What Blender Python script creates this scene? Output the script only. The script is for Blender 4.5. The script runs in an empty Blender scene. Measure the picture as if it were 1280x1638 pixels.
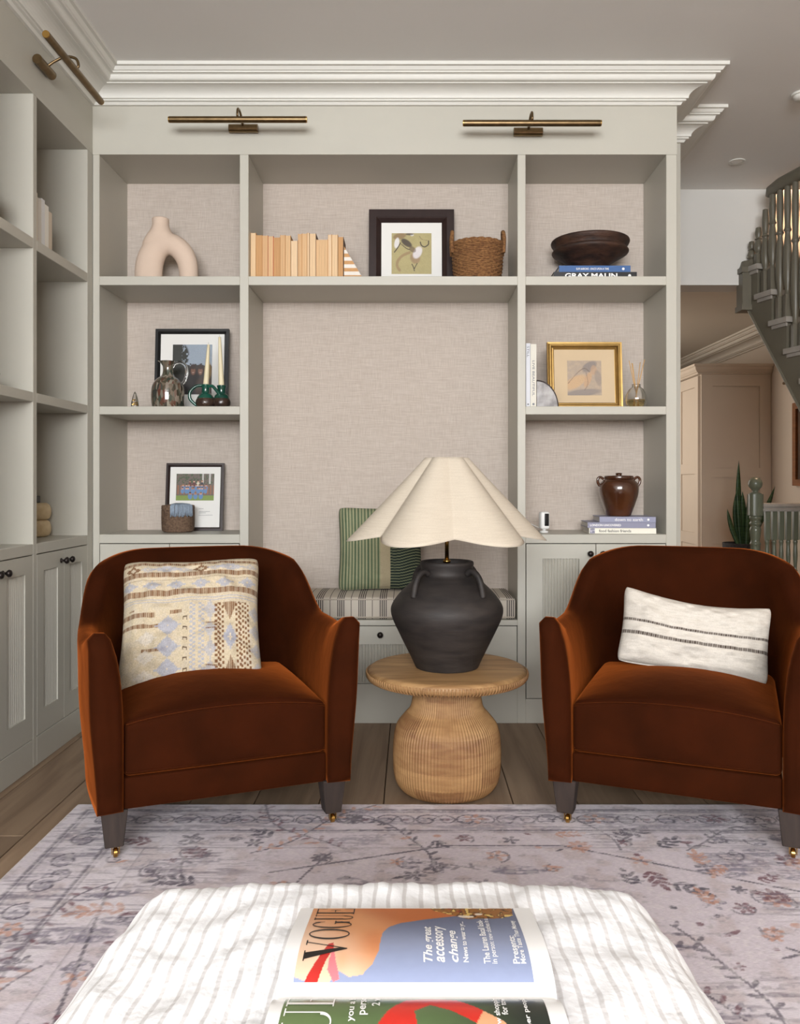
import bpy, bmesh, math, random
import numpy as np
from mathutils import Vector, Matrix

random.seed(7)
rng = np.random.default_rng(7)
SC = bpy.context.scene
COL = SC.collection

# ------------------------------------------------------------------ camera
CAM_H = 0.975
F_PX = 1310.0                       # focal length in pixels of the 1280x1638 frame
VPX, VPY = 658.0, 772.0             # where lines running straight away from the camera meet
cam_data = bpy.data.cameras.new('camera')
cam_data.sensor_fit = 'HORIZONTAL'
cam_data.sensor_width = 36.0
cam_data.lens = F_PX / 1280.0 * 36.0
cam_data.shift_x = -(VPX - 640.0) / 1280.0
cam_data.shift_y = -(819.0 - VPY) / 1280.0
cam_data.clip_start = 0.02
cam = bpy.data.objects.new('camera', cam_data)
cam.location = (0, 0, CAM_H)
cam.rotation_euler = (math.radians(90), 0, 0)
COL.objects.link(cam)
SC.camera = cam

# ------------------------------------------------------------------ light
world = bpy.data.worlds.new('world')
world.use_nodes = True
world.node_tree.nodes['Background'].inputs[0].default_value = (0.80, 0.90, 1.0, 1)
world.node_tree.nodes['Background'].inputs[1].default_value = 1.0
SC.world = world

def area_light(name, loc, aim, sx, sy, power, color):
    d = bpy.data.lights.new(name, 'AREA')
    d.shape = 'RECTANGLE'; d.size = sx; d.size_y = sy
    d.energy = power; d.color = color
    o = bpy.data.objects.new(name, d)
    o.location = loc
    o.rotation_euler = (Vector(aim) - Vector(loc)).to_track_quat('-Z', 'Y').to_euler()
    COL.objects.link(o)
    return o

# daylight coming through the street window behind the camera, and the rear room's window
area_light('window_daylight', (-0.10, -3.02, 1.86), (-0.10, 2.6, 1.70), 2.6, 1.15, 165, (0.975, 0.985, 1.0))
area_light('rear_window_daylight', (0.86, 7.5, 1.45), (3.0, 6.6, 1.15), 1.1, 1.6, 13, (1.0, 0.90, 0.78))

SC.view_settings.view_transform = 'Standard'
SC.view_settings.look = 'None'
SC.view_settings.gamma = 1.0
SC.view_settings.use_curve_mapping = False
SC.view_settings.exposure = 0.9

# ------------------------------------------------------------------ helpers
def lin(c):
    """sRGB 0-255 -> linear"""
    out = []
    for v in c:
        v = v / 255.0
        out.append(v / 12.92 if v <= 0.04045 else ((v + 0.055) / 1.055) ** 2.4)
    return tuple(out)

def linA(a):
    a = np.asarray(a, dtype=float) / 255.0
    return np.where(a <= 0.04045, a / 12.92, ((a + 0.055) / 1.055) ** 2.4)

def at(u, v, y):
    """photo pixel + distance from the camera -> x, z"""
    return (u - VPX) / F_PX * y, CAM_H - (v - VPY) / F_PX * y

def new_mat(name):
    m = bpy.data.materials.new(name)
    m.use_nodes = True
    nt = m.node_tree
    return m, nt, nt.nodes['Principled BSDF']

def mat(name, rgb, rough=0.55, metal=0.0, var=0.0, scale=6.0, bump=0.0, bscale=60.0, rgb2=None,
        sheen=0.0, sheen_tint=None, coat=0.0, trans=0.0, ior=1.45, stretch=None, spec=None, alpha=None, bdist=0.01):
    m, nt, p = new_mat(name)
    c = lin(rgb)
    p.inputs['Roughness'].default_value = rough
    p.inputs['Metallic'].default_value = metal
    p.inputs['IOR'].default_value = ior
    if spec is not None: p.inputs['Specular IOR Level'].default_value = spec
    if sheen:
        p.inputs['Sheen Weight'].default_value = sheen
        p.inputs['Sheen Roughness'].default_value = 0.35
        p.inputs['Sheen Tint'].default_value = (*lin(sheen_tint), 1) if sheen_tint else (1, 1, 1, 1)
    if coat:
        p.inputs['Coat Weight'].default_value = coat
        p.inputs['Coat Roughness'].default_value = 0.12
    if trans: p.inputs['Transmission Weight'].default_value = trans
    tc = nt.nodes.new('ShaderNodeTexCoord')
    mp = nt.nodes.new('ShaderNodeMapping')
    if stretch: mp.inputs['Scale'].default_value = stretch
    nt.links.new(tc.outputs['Object'], mp.inputs['Vector'])
    n = nt.nodes.new('ShaderNodeTexNoise')
    n.inputs['Scale'].default_value = scale
    n.inputs['Detail'].default_value = 5
    nt.links.new(mp.outputs['Vector'], n.inputs['Vector'])
    if rgb2 is None:
        k = var if var else 0.02
        a = [max(0, x * (1 - k)) for x in c]; b = [min(1, x * (1 + k)) for x in c]
    else:
        a = c; b = lin(rgb2)
    r = nt.nodes.new('ShaderNodeValToRGB')
    r.color_ramp.elements[0].position = 0.35; r.color_ramp.elements[1].position = 0.65
    r.color_ramp.elements[0].color = (*a, 1); r.color_ramp.elements[1].color = (*b, 1)
    nt.links.new(n.outputs['Fac'], r.inputs['Fac'])
    nt.links.new(r.outputs['Color'], p.inputs['Base Color'])
    if bump:
        n2 = nt.nodes.new('ShaderNodeTexNoise')
        n2.inputs['Scale'].default_value = bscale
        n2.inputs['Detail'].default_value = 4
        nt.links.new(mp.outputs['Vector'], n2.inputs['Vector'])
        bp = nt.nodes.new('ShaderNodeBump')
        bp.inputs['Strength'].default_value = bump
        bp.inputs['Distance'].default_value = bdist
        nt.links.new(n2.outputs['Fac'], bp.inputs['Height'])
        nt.links.new(bp.outputs['Normal'], p.inputs['Normal'])
    return m

def weave_mat(name, rgb, rgb2, fx=420.0, fy=420.0, rough=0.9, bump=0.25, amount=0.5):
    """woven linen: two crossed streaky noises, mapped on the object's x and z"""
    m, nt, p = new_mat(name)
    p.inputs['Roughness'].default_value = rough
    tc = nt.nodes.new('ShaderNodeTexCoord')
    outs = []
    for sc in ((fx, fx, fx * 0.035), (fy * 0.035, fy * 0.035, fy)):
        mp = nt.nodes.new('ShaderNodeMapping'); mp.inputs['Scale'].default_value = sc
        nt.links.new(tc.outputs['Object'], mp.inputs['Vector'])
        n = nt.nodes.new('ShaderNodeTexNoise'); n.inputs['Scale'].default_value = 1.0; n.inputs['Detail'].default_value = 3
        nt.links.new(mp.outputs['Vector'], n.inputs['Vector'])
        outs.append(n)
    ad = nt.nodes.new('ShaderNodeMath'); ad.operation = 'ADD'
    nt.links.new(outs[0].outputs['Fac'], ad.inputs[0]); nt.links.new(outs[1].outputs['Fac'], ad.inputs[1])
    mr = nt.nodes.new('ShaderNodeMapRange')
    mr.inputs['From Min'].default_value = 0.75; mr.inputs['From Max'].default_value = 1.25
    nt.links.new(ad.outputs[0], mr.inputs['Value'])
    mx = nt.nodes.new('ShaderNodeMix'); mx.data_type = 'RGBA'
    mx.inputs['A'].default_value = (*lin(rgb), 1); mx.inputs['B'].default_value = (*lin(rgb2), 1)
    nt.links.new(mr.outputs['Result'], mx.inputs['Factor'])
    nt.links.new(mx.outputs['Result'], p.inputs['Base Color'])
    bp = nt.nodes.new('ShaderNodeBump'); bp.inputs['Strength'].default_value = bump; bp.inputs['Distance'].default_value = 0.002
    nt.links.new(ad.outputs[0], bp.inputs['Height']); nt.links.new(bp.outputs['Normal'], p.inputs['Normal'])
    return m

def attr_mat(name, rough=0.85, var=0.12, scale=300.0, bump=0.0, bscale=500.0, stretch=None, sheen=0.0, coat=0.0, bdist=0.003):
    """colour comes from the mesh's own colour attribute, broken up by fine noise"""
    m, nt, p = new_mat(name)
    p.inputs['Roughness'].default_value = rough
    if sheen: p.inputs['Sheen Weight'].default_value = sheen
    if coat: p.inputs['Coat Weight'].default_value = coat
    a = nt.nodes.new('ShaderNodeAttribute'); a.attribute_name = 'Col'
    tc = nt.nodes.new('ShaderNodeTexCoord')
    mp = nt.nodes.new('ShaderNodeMapping')
    if stretch: mp.inputs['Scale'].default_value = stretch
    nt.links.new(tc.outputs['Object'], mp.inputs['Vector'])
    n = nt.nodes.new('ShaderNodeTexNoise'); n.inputs['Scale'].default_value = scale; n.inputs['Detail'].default_value = 4
    nt.links.new(mp.outputs['Vector'], n.inputs['Vector'])
    mr = nt.nodes.new('ShaderNodeMapRange')
    mr.inputs['From Min'].default_value = 0.3; mr.inputs['From Max'].default_value = 0.7
    mr.inputs['To Min'].default_value = 1 - var; mr.inputs['To Max'].default_value = 1 + var
    nt.links.new(n.outputs['Fac'], mr.inputs['Value'])
    mx = nt.nodes.new('ShaderNodeVectorMath'); mx.operation = 'SCALE'
    nt.links.new(a.outputs['Color'], mx.inputs[0]); nt.links.new(mr.outputs['Result'], mx.inputs['Scale'])
    nt.links.new(mx.outputs['Vector'], p.inputs['Base Color'])
    if bump:
        n2 = nt.nodes.new('ShaderNodeTexNoise'); n2.inputs['Scale'].default_value = bscale; n2.inputs['Detail'].default_value = 3
        nt.links.new(mp.outputs['Vector'], n2.inputs['Vector'])
        bp = nt.nodes.new('ShaderNodeBump'); bp.inputs['Strength'].default_value = bump; bp.inputs['Distance'].default_value = bdist
        nt.links.new(n2.outputs['Fac'], bp.inputs['Height']); nt.links.new(bp.outputs['Normal'], p.inputs['Normal'])
    return m

def thing(name, label, cat, loc=(0, 0, 0), rotz=0.0, group=None, rot=None):
    o = bpy.data.objects.new(name, None)
    o.empty_display_size = 0.05
    o.location = loc
    o.rotation_euler = rot if rot else (0, 0, rotz)
    COL.objects.link(o)
    tag(o, label, cat, group)
    return o

def tag(o, label, cat, group=None):
    o['label'] = label; o['category'] = cat
    if group: o['group'] = group
    return o

def link_mesh(name, me, material=None, parent=None, smooth=False, loc=None, rot=None):
    if material and not me.materials: me.materials.append(material)
    if smooth: me.polygons.foreach_set('use_smooth', [True] * len(me.polygons))
    o = bpy.data.objects.new(name, me)
    COL.objects.link(o)
    if parent is not None: o.parent = parent
    if loc is not None: o.location = loc
    if rot is not None: o.rotation_euler = rot
    return o

def obj(name, bm, material=None, parent=None, smooth=False, loc=None, rot=None, recalc=True, angle=None):
    if recalc: bmesh.ops.recalc_face_normals(bm, faces=bm.faces)
    me = bpy.data.meshes.new(name)
    bm.to_mesh(me); bm.free()
    o = link_mesh(name, me, material, parent, smooth or angle is not None, loc, rot)
    if angle is not None:
        me.set_sharp_from_angle(angle=math.radians(angle))
    return o

def struct(name, bm, material):
    o = obj(name, bm, material); o['kind'] = 'structure'
    return o

def box(bm, x0, x1, y0, y1, z0, z1, bevel=0.0, seg=1):
    b = bmesh.new() if bevel else bm
    vs = [b.verts.new(p) for p in ((x0, y0, z0), (x1, y0, z0), (x1, y1, z0), (x0, y1, z0),
                                   (x0, y0, z1), (x1, y0, z1), (x1, y1, z1), (x0, y1, z1))]
    for f in ((0, 3, 2, 1), (4, 5, 6, 7), (0, 1, 5, 4), (1, 2, 6, 5), (2, 3, 7, 6), (3, 0, 4, 7)):
        b.faces.new([vs[i] for i in f])
    if bevel:
        bmesh.ops.bevel(b, geom=list(b.edges), offset=bevel, segments=seg, profile=0.5, affect='EDGES')
        merge(bm, b)
    return bm

def merge(bm, b, M=None):
    me = bpy.data.meshes.new('tmp'); b.to_mesh(me); b.free()
    if M is not None: me.transform(M)
    bm.from_mesh(me); bpy.data.meshes.remove(me)

def B(*a, **k):
    bm = bmesh.new(); box(bm, *a, **k); return bm

def lathe(profile, n=48, bm=None, center=(0, 0), ripple=None):
    """profile: (r, z) from bottom to top; r=0 ends are closed"""
    bm = bm or bmesh.new()
    rings = []
    for (r, z) in profile:
        if r < 1e-6:
            rings.append([bm.verts.new((center[0], center[1], z))])
        else:
            ring = []
            for i in range(n):
                a = 2 * math.pi * i / n
                rr = r * (ripple(a, z) if ripple else 1.0)
                ring.append(bm.verts.new((center[0] + rr * math.cos(a), center[1] + rr * math.sin(a), z)))
            rings.append(ring)
    for A, C in zip(rings[:-1], rings[1:]):
        if len(A) == 1 and len(C) == 1: continue
        for i in range(n):
            j = (i + 1) % n
            if len(A) == 1: bm.faces.new((A[0], C[j], C[i]))
            elif len(C) == 1: bm.faces.new((A[i], A[j], C[0]))
            else: bm.faces.new((A[i], A[j], C[j], C[i]))
    return bm

def smooth_profile(pts, sub=6):
    """Catmull-Rom through the points"""
    out = []
    P = [pts[0]] + list(pts) + [pts[-1]]
    for i in range(1, len(P) - 2):
        p0, p1, p2, p3 = [np.array(q, float) for q in P[i - 1:i + 3]]
        for k in range(sub):
            t = k / sub
            out.append(tuple(0.5 * ((2 * p1) + (-p0 + p2) * t + (2 * p0 - 5 * p1 + 4 * p2 - p3) * t ** 2 + (-p0 + 3 * p1 - 3 * p2 + p3) * t ** 3)))
    out.append(tuple(pts[-1]))
    return out

def tube(path, r, n=8, bm=None, closed=False, squash=1.0):
    """round bar along a list of 3-D points; r is a number or a list"""
    bm = bm or bmesh.new()
    P = [Vector(p) for p in path]
    N = len(P)
    R = r if isinstance(r, (list, tuple)) else [r] * N
    up = Vector((0, 0, 1))
    rings = []
    prev = None
    for i in range(N):
        if closed: t = P[(i + 1) % N] - P[i - 1]
        else: t = P[min(i + 1, N - 1)] - P[max(i - 1, 0)]
        t.normalize()
        if prev is None:
            a = t.cross(up)
            if a.length < 1e-3: a = t.cross(Vector((1, 0, 0)))
        else:
            a = prev - t * prev.dot(t)
        a.normalize(); prev = a.copy()
        b = t.cross(a)
        rings.append([bm.verts.new(P[i] + (a * math.cos(2 * math.pi * k / n) + b * squash * math.sin(2 * math.pi * k / n)) * R[i]) for k in range(n)])
    pairs = list(zip(rings[:-1], rings[1:]))
    if closed: pairs.append((rings[-1], rings[0]))
    for A, C in pairs:
        for k in range(n):
            j = (k + 1) % n
            bm.faces.new((A[k], A[j], C[j], C[k]))
    if not closed:
        bm.faces.new(rings[0]); bm.faces.new(list(reversed(rings[-1])))
    return bm

def curve_pts(pts, sub=8):
    return smooth_profile(pts, sub)

def prism(poly, z0, z1, bm=None, axis='z'):
    """polygon in (a, b) extruded between z0 and z1 along an axis"""
    bm = bm or bmesh.new()
    def V(a, b, c):
        return (a, b, c) if axis == 'z' else ((a, c, b) if axis == 'y' else (c, a, b))
    lo = [bm.verts.new(V(a, b, z0)) for a, b in poly]
    hi = [bm.verts.new(V(a, b, z1)) for a, b in poly]
    bm.faces.new(list(reversed(lo))); bm.faces.new(hi)
    n = len(poly)
    for i in range(n):
        j = (i + 1) % n
        bm.faces.new((lo[i], lo[j], hi[j], hi[i]))
    return bm

def rbox(hx, hy, hz, r, seg=4, n=6, fn=None, bm=None):
    """soft box with round edges; fn(x, y, z) -> moved point"""
    bm = bm or bmesh.new()
    def axis(h):
        e = [-h + r * (1 - math.cos(math.pi / 2 * k / seg)) for k in range(seg)]
        m = [-(h - r) + 2 * (h - r) * k / n for k in range(n + 1)]
        return e + m + [-q for q in reversed(e)]
    ax = [axis(hx), axis(hy), axis(hz)]
    H = (hx, hy, hz)
    cache = {}
    def V(p):
        key = tuple(round(q, 6) for q in p)
        if key in cache: return cache[key]
        q = [max(-(H[i] - r), min(H[i] - r, p[i])) for i in range(3)]
        d = Vector([p[i] - q[i] for i in range(3)])
        # stretch the cube-corner offset onto the sphere of radius r
        if d.length > 1e-9:
            d = d.normalized() * r
        w = Vector(q) + d
        if fn: w = Vector(fn(*w))
        cache[key] = bm.verts.new(w)
        return cache[key]
    for a in range(3):
        b, c = (a + 1) % 3, (a + 2) % 3
        for s in (-1, 1):
            for i in range(len(ax[b]) - 1):
                for j in range(len(ax[c]) - 1):
                    quad = []
                    for (ii, jj) in ((i, j), (i + 1, j), (i + 1, j + 1), (i, j + 1)):
                        p = [0, 0, 0]; p[a] = s * H[a]; p[b] = ax[b][ii]; p[c] = ax[c][jj]
                        quad.append(V(p))
                    if s < 0: quad.reverse()
                    if len(set(quad)) == 4:
                        try: bm.faces.new(quad)
                        except ValueError: pass
    return bm

def grid_mesh(name, pts, nu, nv, colors=None):
    """pts: (nv, nu, 3) array -> mesh; colors: (nv, nu, 3) linear"""
    me = bpy.data.meshes.new(name)
    idx = np.arange(nu * nv).reshape(nv, nu)
    f = np.stack([idx[:-1, :-1], idx[:-1, 1:], idx[1:, 1:], idx[1:, :-1]], -1).reshape(-1, 4)
    me.vertices.add(nu * nv); me.vertices.foreach_set('co', np.asarray(pts, np.float32).reshape(-1))
    me.loops.add(f.size); me.loops.foreach_set('vertex_index', f.reshape(-1).astype(np.int32))
    me.polygons.add(len(f))
    me.polygons.foreach_set('loop_start', np.arange(0, f.size, 4, dtype=np.int32))
    me.update(calc_edges=True)
    if colors is not None:
        set_colors(me, colors)
    return me

def set_colors(me, colors):
    ca = me.color_attributes.new('Col', 'FLOAT_COLOR', 'POINT')
    c = np.ones((len(me.vertices), 4), np.float32)
    c[:, :3] = np.asarray(colors).reshape(-1, 3)
    ca.data.foreach_set('color', c.reshape(-1))

def vnoise(shape, cells, seed=0):
    """smooth value noise on a grid"""
    r = np.random.default_rng(seed)
    h, w = shape; ch, cw = cells
    g = r.random((ch + 3, cw + 3))
    y = np.linspace(0, ch, h); x = np.linspace(0, cw, w)
    yi = y.astype(int); xi = x.astype(int)
    fy = (y - yi)[:, None]; fx = (x - xi)[None, :]
    fy = fy * fy * (3 - 2 * fy); fx = fx * fx * (3 - 2 * fx)
    a = g[yi][:, xi]; b = g[yi][:, xi + 1]; c = g[yi + 1][:, xi]; d = g[yi + 1][:, xi + 1]
    return (a * (1 - fx) + b * fx) * (1 - fy) + (c * (1 - fx) + d * fx) * fy

def sstep(a, b, x):
    t = np.clip((x - a) / (b - a), 0, 1)
    return t * t * (3 - 2 * t)

def blend(C, m, rgb):
    m = np.clip(m, 0, 1)[..., None]
    return C * (1 - m) + linA(rgb) * m

_text_cache = {}
def text_mesh(body, size=1.0, bold=0.0, shear=0.0, space=1.0):
    """built-in font -> verts (x, y) and faces"""
    cu = bpy.data.curves.new('lettering', 'FONT')
    cu.body = body; cu.size = size; cu.shear = shear; cu.space_character = space
    cu.offset = bold; cu.resolution_u = 3; cu.fill_mode = 'FRONT'
    o = bpy.data.objects.new('lettering', cu)
    COL.objects.link(o)
    dg = bpy.context.evaluated_depsgraph_get()
    me = bpy.data.meshes.new_from_object(o.evaluated_get(dg))
    bpy.data.objects.remove(o); bpy.data.curves.remove(cu)
    return me

def lettering(name, body, width, height, material, parent, M, bold=0.0, shear=0.0, space=1.0, fit=True, fn=None):
    """flat lettering fitted to width x height (lower-left at origin), then moved by matrix M (or mapped by fn)"""
    me = text_mesh(body, 1.0, bold, shear, space)
    co = np.array([v.co[:] for v in me.vertices])
    mn, mx = co.min(0), co.max(0)
    sx = width / (mx[0] - mn[0]); sy = height / (mx[1] - mn[1])
    if not fit: sx = sy
    for v in me.vertices:
        x = (v.co.x - mn[0]) * sx; y = (v.co.y - mn[1]) * sy
        v.co = fn(x, y) if fn else M @ Vector((x, y, 0))
    return link_mesh(name, me, material, parent)

def copy_tree(o, parent=None):
    c = o.copy(); COL.objects.link(c); c.parent = parent
    for ch in list(o.children): copy_tree(ch, c)
    return c

# ------------------------------------------------------------------ materials
PAINT = mat('greige_paint', (186, 183, 172), rough=0.45, var=0.012, scale=3, bump=0.02, bscale=40)
WHITE = mat('white_paint', (218, 217, 210), rough=0.5, var=0.01, scale=3)
CEIL = mat('ceiling_paint', (230, 229, 226), rough=0.85, var=0.012, scale=2, bump=0.05, bscale=25)
WALLW = mat('white_wall_paint', (212, 210, 205), rough=0.8, var=0.012, scale=2)
HALLP = mat('warm_hall_paint', (188, 171, 153), rough=0.75, var=0.015, scale=2)
HALLC = mat('hall_ceiling_paint', (190, 178, 162), rough=0.8, var=0.015, scale=2)
LINEN = weave_mat('oatmeal_linen', (180, 167, 156), (202, 191, 181), fx=560, fy=560, bump=0.25)
BRASS = mat('antique_brass', (122, 102, 74), rough=0.33, metal=1.0, var=0.12, scale=40)
GOLDB = mat('polished_brass', (186, 148, 82), rough=0.25, metal=1.0, var=0.05, scale=30)
DKMET = mat('dark_bronze', (44, 38, 36), rough=0.35, metal=0.6, var=0.1, scale=60)
BLACK = mat('black_paint', (22, 21, 22), rough=0.4, var=0.1, scale=30)

def wood_mat(name, c1, c2, rough=0.5, scale=1.0, stretch=(14, 0.9, 14), bump=0.1, rand=0.2):
    m, nt, p = new_mat(name)
    p.inputs['Roughness'].default_value = rough
    tc = nt.nodes.new('ShaderNodeTexCoord'); oi = nt.nodes.new('ShaderNodeObjectInfo')
    mp = nt.nodes.new('ShaderNodeMapping'); mp.inputs['Scale'].default_value = stretch
    sc = nt.nodes.new('ShaderNodeVectorMath'); sc.operation = 'SCALE'; sc.inputs['Scale'].default_value = 37.0
    cb = nt.nodes.new('ShaderNodeCombineXYZ')
    for k in range(3): nt.links.new(oi.outputs['Random'], cb.inputs[k])
    nt.links.new(cb.outputs[0], sc.inputs[0])
    nt.links.new(tc.outputs['Object'], mp.inputs['Vector']); nt.links.new(sc.outputs['Vector'], mp.inputs['Location'])
    n = nt.nodes.new('ShaderNodeTexNoise'); n.inputs['Scale'].default_value = scale
    n.inputs['Detail'].default_value = 8; n.inputs['Distortion'].default_value = 1.2
    nt.links.new(mp.outputs['Vector'], n.inputs['Vector'])
    r = nt.nodes.new('ShaderNodeValToRGB')
    r.color_ramp.elements[0].position = 0.32; r.color_ramp.elements[1].position = 0.68
    r.color_ramp.elements[0].color = (*lin(c1), 1); r.color_ramp.elements[1].color = (*lin(c2), 1)
    nt.links.new(n.outputs['Fac'], r.inputs['Fac'])
    mr = nt.nodes.new('ShaderNodeMapRange'); mr.inputs['To Min'].default_value = 1 - rand; mr.inputs['To Max'].default_value = 1 + rand
    nt.links.new(oi.outputs['Random'], mr.inputs['Value'])
    mx = nt.nodes.new('ShaderNodeVectorMath'); mx.operation = 'SCALE'
    nt.links.new(r.outputs['Color'], mx.inputs[0]); nt.links.new(mr.outputs['Result'], mx.inputs['Scale'])
    nt.links.new(mx.outputs['Vector'], p.inputs['Base Color'])
    bp = nt.nodes.new('ShaderNodeBump'); bp.inputs['Strength'].default_value = bump; bp.inputs['Distance'].default_value = 0.003
    nt.links.new(n.outputs['Fac'], bp.inputs['Height']); nt.links.new(bp.outputs['Normal'], p.inputs['Normal'])
    return m
OAK = wood_mat('limed_oak_floor', (114, 92, 72), (146, 123, 100), rough=0.55, stretch=(16, 1.2, 16))

# ------------------------------------------------------------------ room shell
YF, YB = 3.317, 3.65          # front and back of the built-in shelving
XL = -1.291                   # front plane of the shelving along the left wall
XE = 1.076                    # right end of the back shelving
ZC = 2.604                    # ceiling
XR = 3.08                     # far right wall

floor = struct('floor', B(-1.66, 3.2, -3.20, 9.6, -0.12, -0.022), mat('subfloor', (70, 58, 46), rough=0.9, var=0.1))
W = 0.197
plank_me = None
bm = B(0.0015, W - 0.0015, 0.001, 2.399, -0.022, 0.0, bevel=0.0012)
plank_src = obj('plank', bm, OAK, floor)
first = True
row = 0
x = -1.66
while x < 3.19:
    y = -3.20 - (row * 0.87) % 2.1
    while y < 9.6:
        y0 = max(y, -3.20); y1 = min(y + 2.4, 9.6)
        if y1 - y0 > 0.05:
            o = plank_src if first else plank_src.copy()
            if not first: COL.objects.link(o); o.parent = floor
            first = False
            o.location = (x, y0, 0); o.scale = (min(1.0, (3.2 - x) / W), (y1 - y0) / 2.4, 1)
        y += 2.4
    x += W; row += 1

bm = B(-1.75, XR + 0.1, -3.20, 4.55, ZC, ZC + 0.1)
struct('ceiling', bm, CEIL)
struct('wall_left', B(-1.76, -1.66, -3.20, 3.66, -0.12, ZC), WALLW)
struct('wall_back', B(-1.76, 1.21, 3.68, 4.70, -0.12, ZC), PAINT)
struct('wall_right', B(XR, XR + 0.1, -3.20, 9.6, -0.12, 3.9), HALLP)
bm = bmesh.new()                       # wall behind the camera, with the window opening
box(bm, -1.66, -1.4, -3.20, -3.08, -0.02, ZC); box(bm, 1.2, XR, -3.20, -3.08, -0.02, ZC)
box(bm, -1.4, 1.2, -3.20, -3.08, -0.02, 1.30); box(bm, -1.4, 1.2, -3.20, -3.08, 2.46, ZC)
struct('wall_front', bm, WALLW)
wn = bpy.data.objects.new('window_1', None); COL.objects.link(wn); wn['kind'] = 'structure'
bm = bmesh.new()
for xa in (-1.4, -0.56, 0.30, 1.14): box(bm, xa, xa + 0.06, -3.18, -3.11, 1.30, 2.46)
for za in (1.30, 1.85, 2.40): box(bm, -1.4, 1.2, -3.18, -3.11, za, za + 0.06)
obj('window_frame', bm, WHITE, wn)
obj('window_sill', B(-1.45, 1.25, -3.09, -2.99, 1.27, 1.30, bevel=0.006), WHITE, wn)

# the downstand where the room meets the hall
bm = B(1.21, 2.02, 4.55, 4.70, 2.069, ZC)
box(bm, 1.21, 2.02, 4.535, 4.55, 2.069, 2.205)
struct('wall_downstand', bm, WALLW)
bm = bmesh.new()
box(bm, 0.7, 2.02, 4.70, 5.62, 2.30, 2.38); box(bm, 0.7, XR, 5.62, 9.6, 2.30, 2.38)
struct('ceiling_hall', bm, HALLC)
bm = bmesh.new()                       # stairwell rising above the hall
box(bm, 2.02, XR, 5.62, 5.70, 2.38, 3.9); box(bm, 1.94, 2.02, 4.70, 5.70, 2.38, 3.9)
struct('wall_stairwell', bm, HALLP)
struct('ceiling_stairwell', B(1.94, XR + 0.1, 4.45, 5.70, 3.9, 3.98), HALLC)
struct('wall_stairwell_front', B(1.94, XR, 4.45, 4.55, 2.71, 3.9), HALLP)
struct('wall_rear', B(0.7, XR, 9.5, 9.6, -0.02, 2.38), HALLP)
bm = bmesh.new()                       # rear room's left wall with its window opening
box(bm, 0.7, 0.8, 4.70, 6.9, -0.02, 2.3); box(bm, 0.7, 0.8, 8.1, 9.5, -0.02, 2.3)
box(bm, 0.7, 0.8, 6.9, 8.1, -0.02, 0.6); box(bm, 0.7, 0.8, 6.9, 8.1, 2.28, 2.3)
struct('wall_rear_left', bm, HALLP)

def sweep(path, profile, closed=False, side=1.0):
    """moulding: profile (offset, z) carried along a plan path with mitred corners; offset goes to the right of travel"""
    bm = bmesh.new()
    P = [Vector((p[0], p[1])) for p in path]
    N = len(P); rings = []
    for i in range(N):
        if i == 0: d0 = d1 = (P[1] - P[0]).normalized()
        elif i == N - 1: d0 = d1 = (P[-1] - P[-2]).normalized()
        else: d0 = (P[i] - P[i - 1]).normalized(); d1 = (P[i + 1] - P[i]).normalized()
        n0 = Vector((d0.y, -d0.x)); n1 = Vector((d1.y, -d1.x))
        mvec = (n0 + n1) / (1 + n0.dot(n1)) * side
        rings.append([bm.verts.new((P[i].x + mvec.x * o, P[i].y + mvec.y * o, z)) for o, z in profile])
    m = len(profile)
    for A, C in zip(rings[:-1], rings[1:]):
        for k in range(m):
            j = (k + 1) % m
            bm.faces.new((A[k], A[j], C[j], C[k]))
    bm.faces.new(rings[0]); bm.faces.new(list(reversed(rings[-1])))
    return bm

def cornice_profile(zc, H=0.105, Pj=0.155):
    p = [(-0.004, zc)]
    p += [(Pj, zc), (Pj, zc - 0.013), (Pj - 0.012, zc - 0.013), (Pj - 0.020, zc - 0.024), (Pj - 0.026, zc - 0.026), (Pj - 0.026, zc - 0.031),
          (Pj - 0.036, zc - 0.031)]
    for k in range(5):                                  # ovolo
        a = math.pi / 2 * k / 4
        p.append((Pj - 0.040 - 0.012 * (1 - math.cos(a)), zc - 0.033 - 0.018 * math.sin(a)))
    p += [(Pj - 0.064, zc - 0.051), (Pj - 0.064, zc - 0.055), (0.092, zc - 0.055)]
    for k in range(1, 8):                               # cove
        a = math.pi / 2 * k / 7
        p.append((0.088 - 0.052 * math.sin(a), zc - 0.055 - 0.030 * (1 - math.cos(a))))
    p += [(0.036, zc - 0.088), (0.028, zc - 0.088), (0.028, zc - 0.094), (0.018, zc - 0.096), (0.012, zc - H), (-0.004, zc - H)]
    return p
bm = sweep([(XL, -3.08), (XL, YF), (XE, YF), (XE, 3.68), (1.21, 3.68), (1.21, 4.55)], cornice_profile(ZC))
o = struct('trim_1', bm, WHITE)
# hall cornice on the right-hand wall (travelling towards the camera keeps the room on its right)
cp = [(q[0] * 1.35, 2.30 - (2.604 - q[1]) * 1.25) for q in cornice_profile(2.604)]
struct('trim_2', sweep([(XR, 9.5), (XR, 4.6)], cp), HALLC)
struct('baseboard_right', B(XR - 0.018, XR, -3.08, 9.5, 0, 0.17, bevel=0.004), HALLP)

# ------------------------------------------------------------------ built-in shelving
Z_TOP, Z_S1, Z_S1B, Z_S2, Z_S2B, Z_CT, Z_CB, Z_DB = 2.304, 1.811, 1.775, 1.284, 1.251, 0.765, 0.729, 0.099
GAP = 0.003

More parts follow.
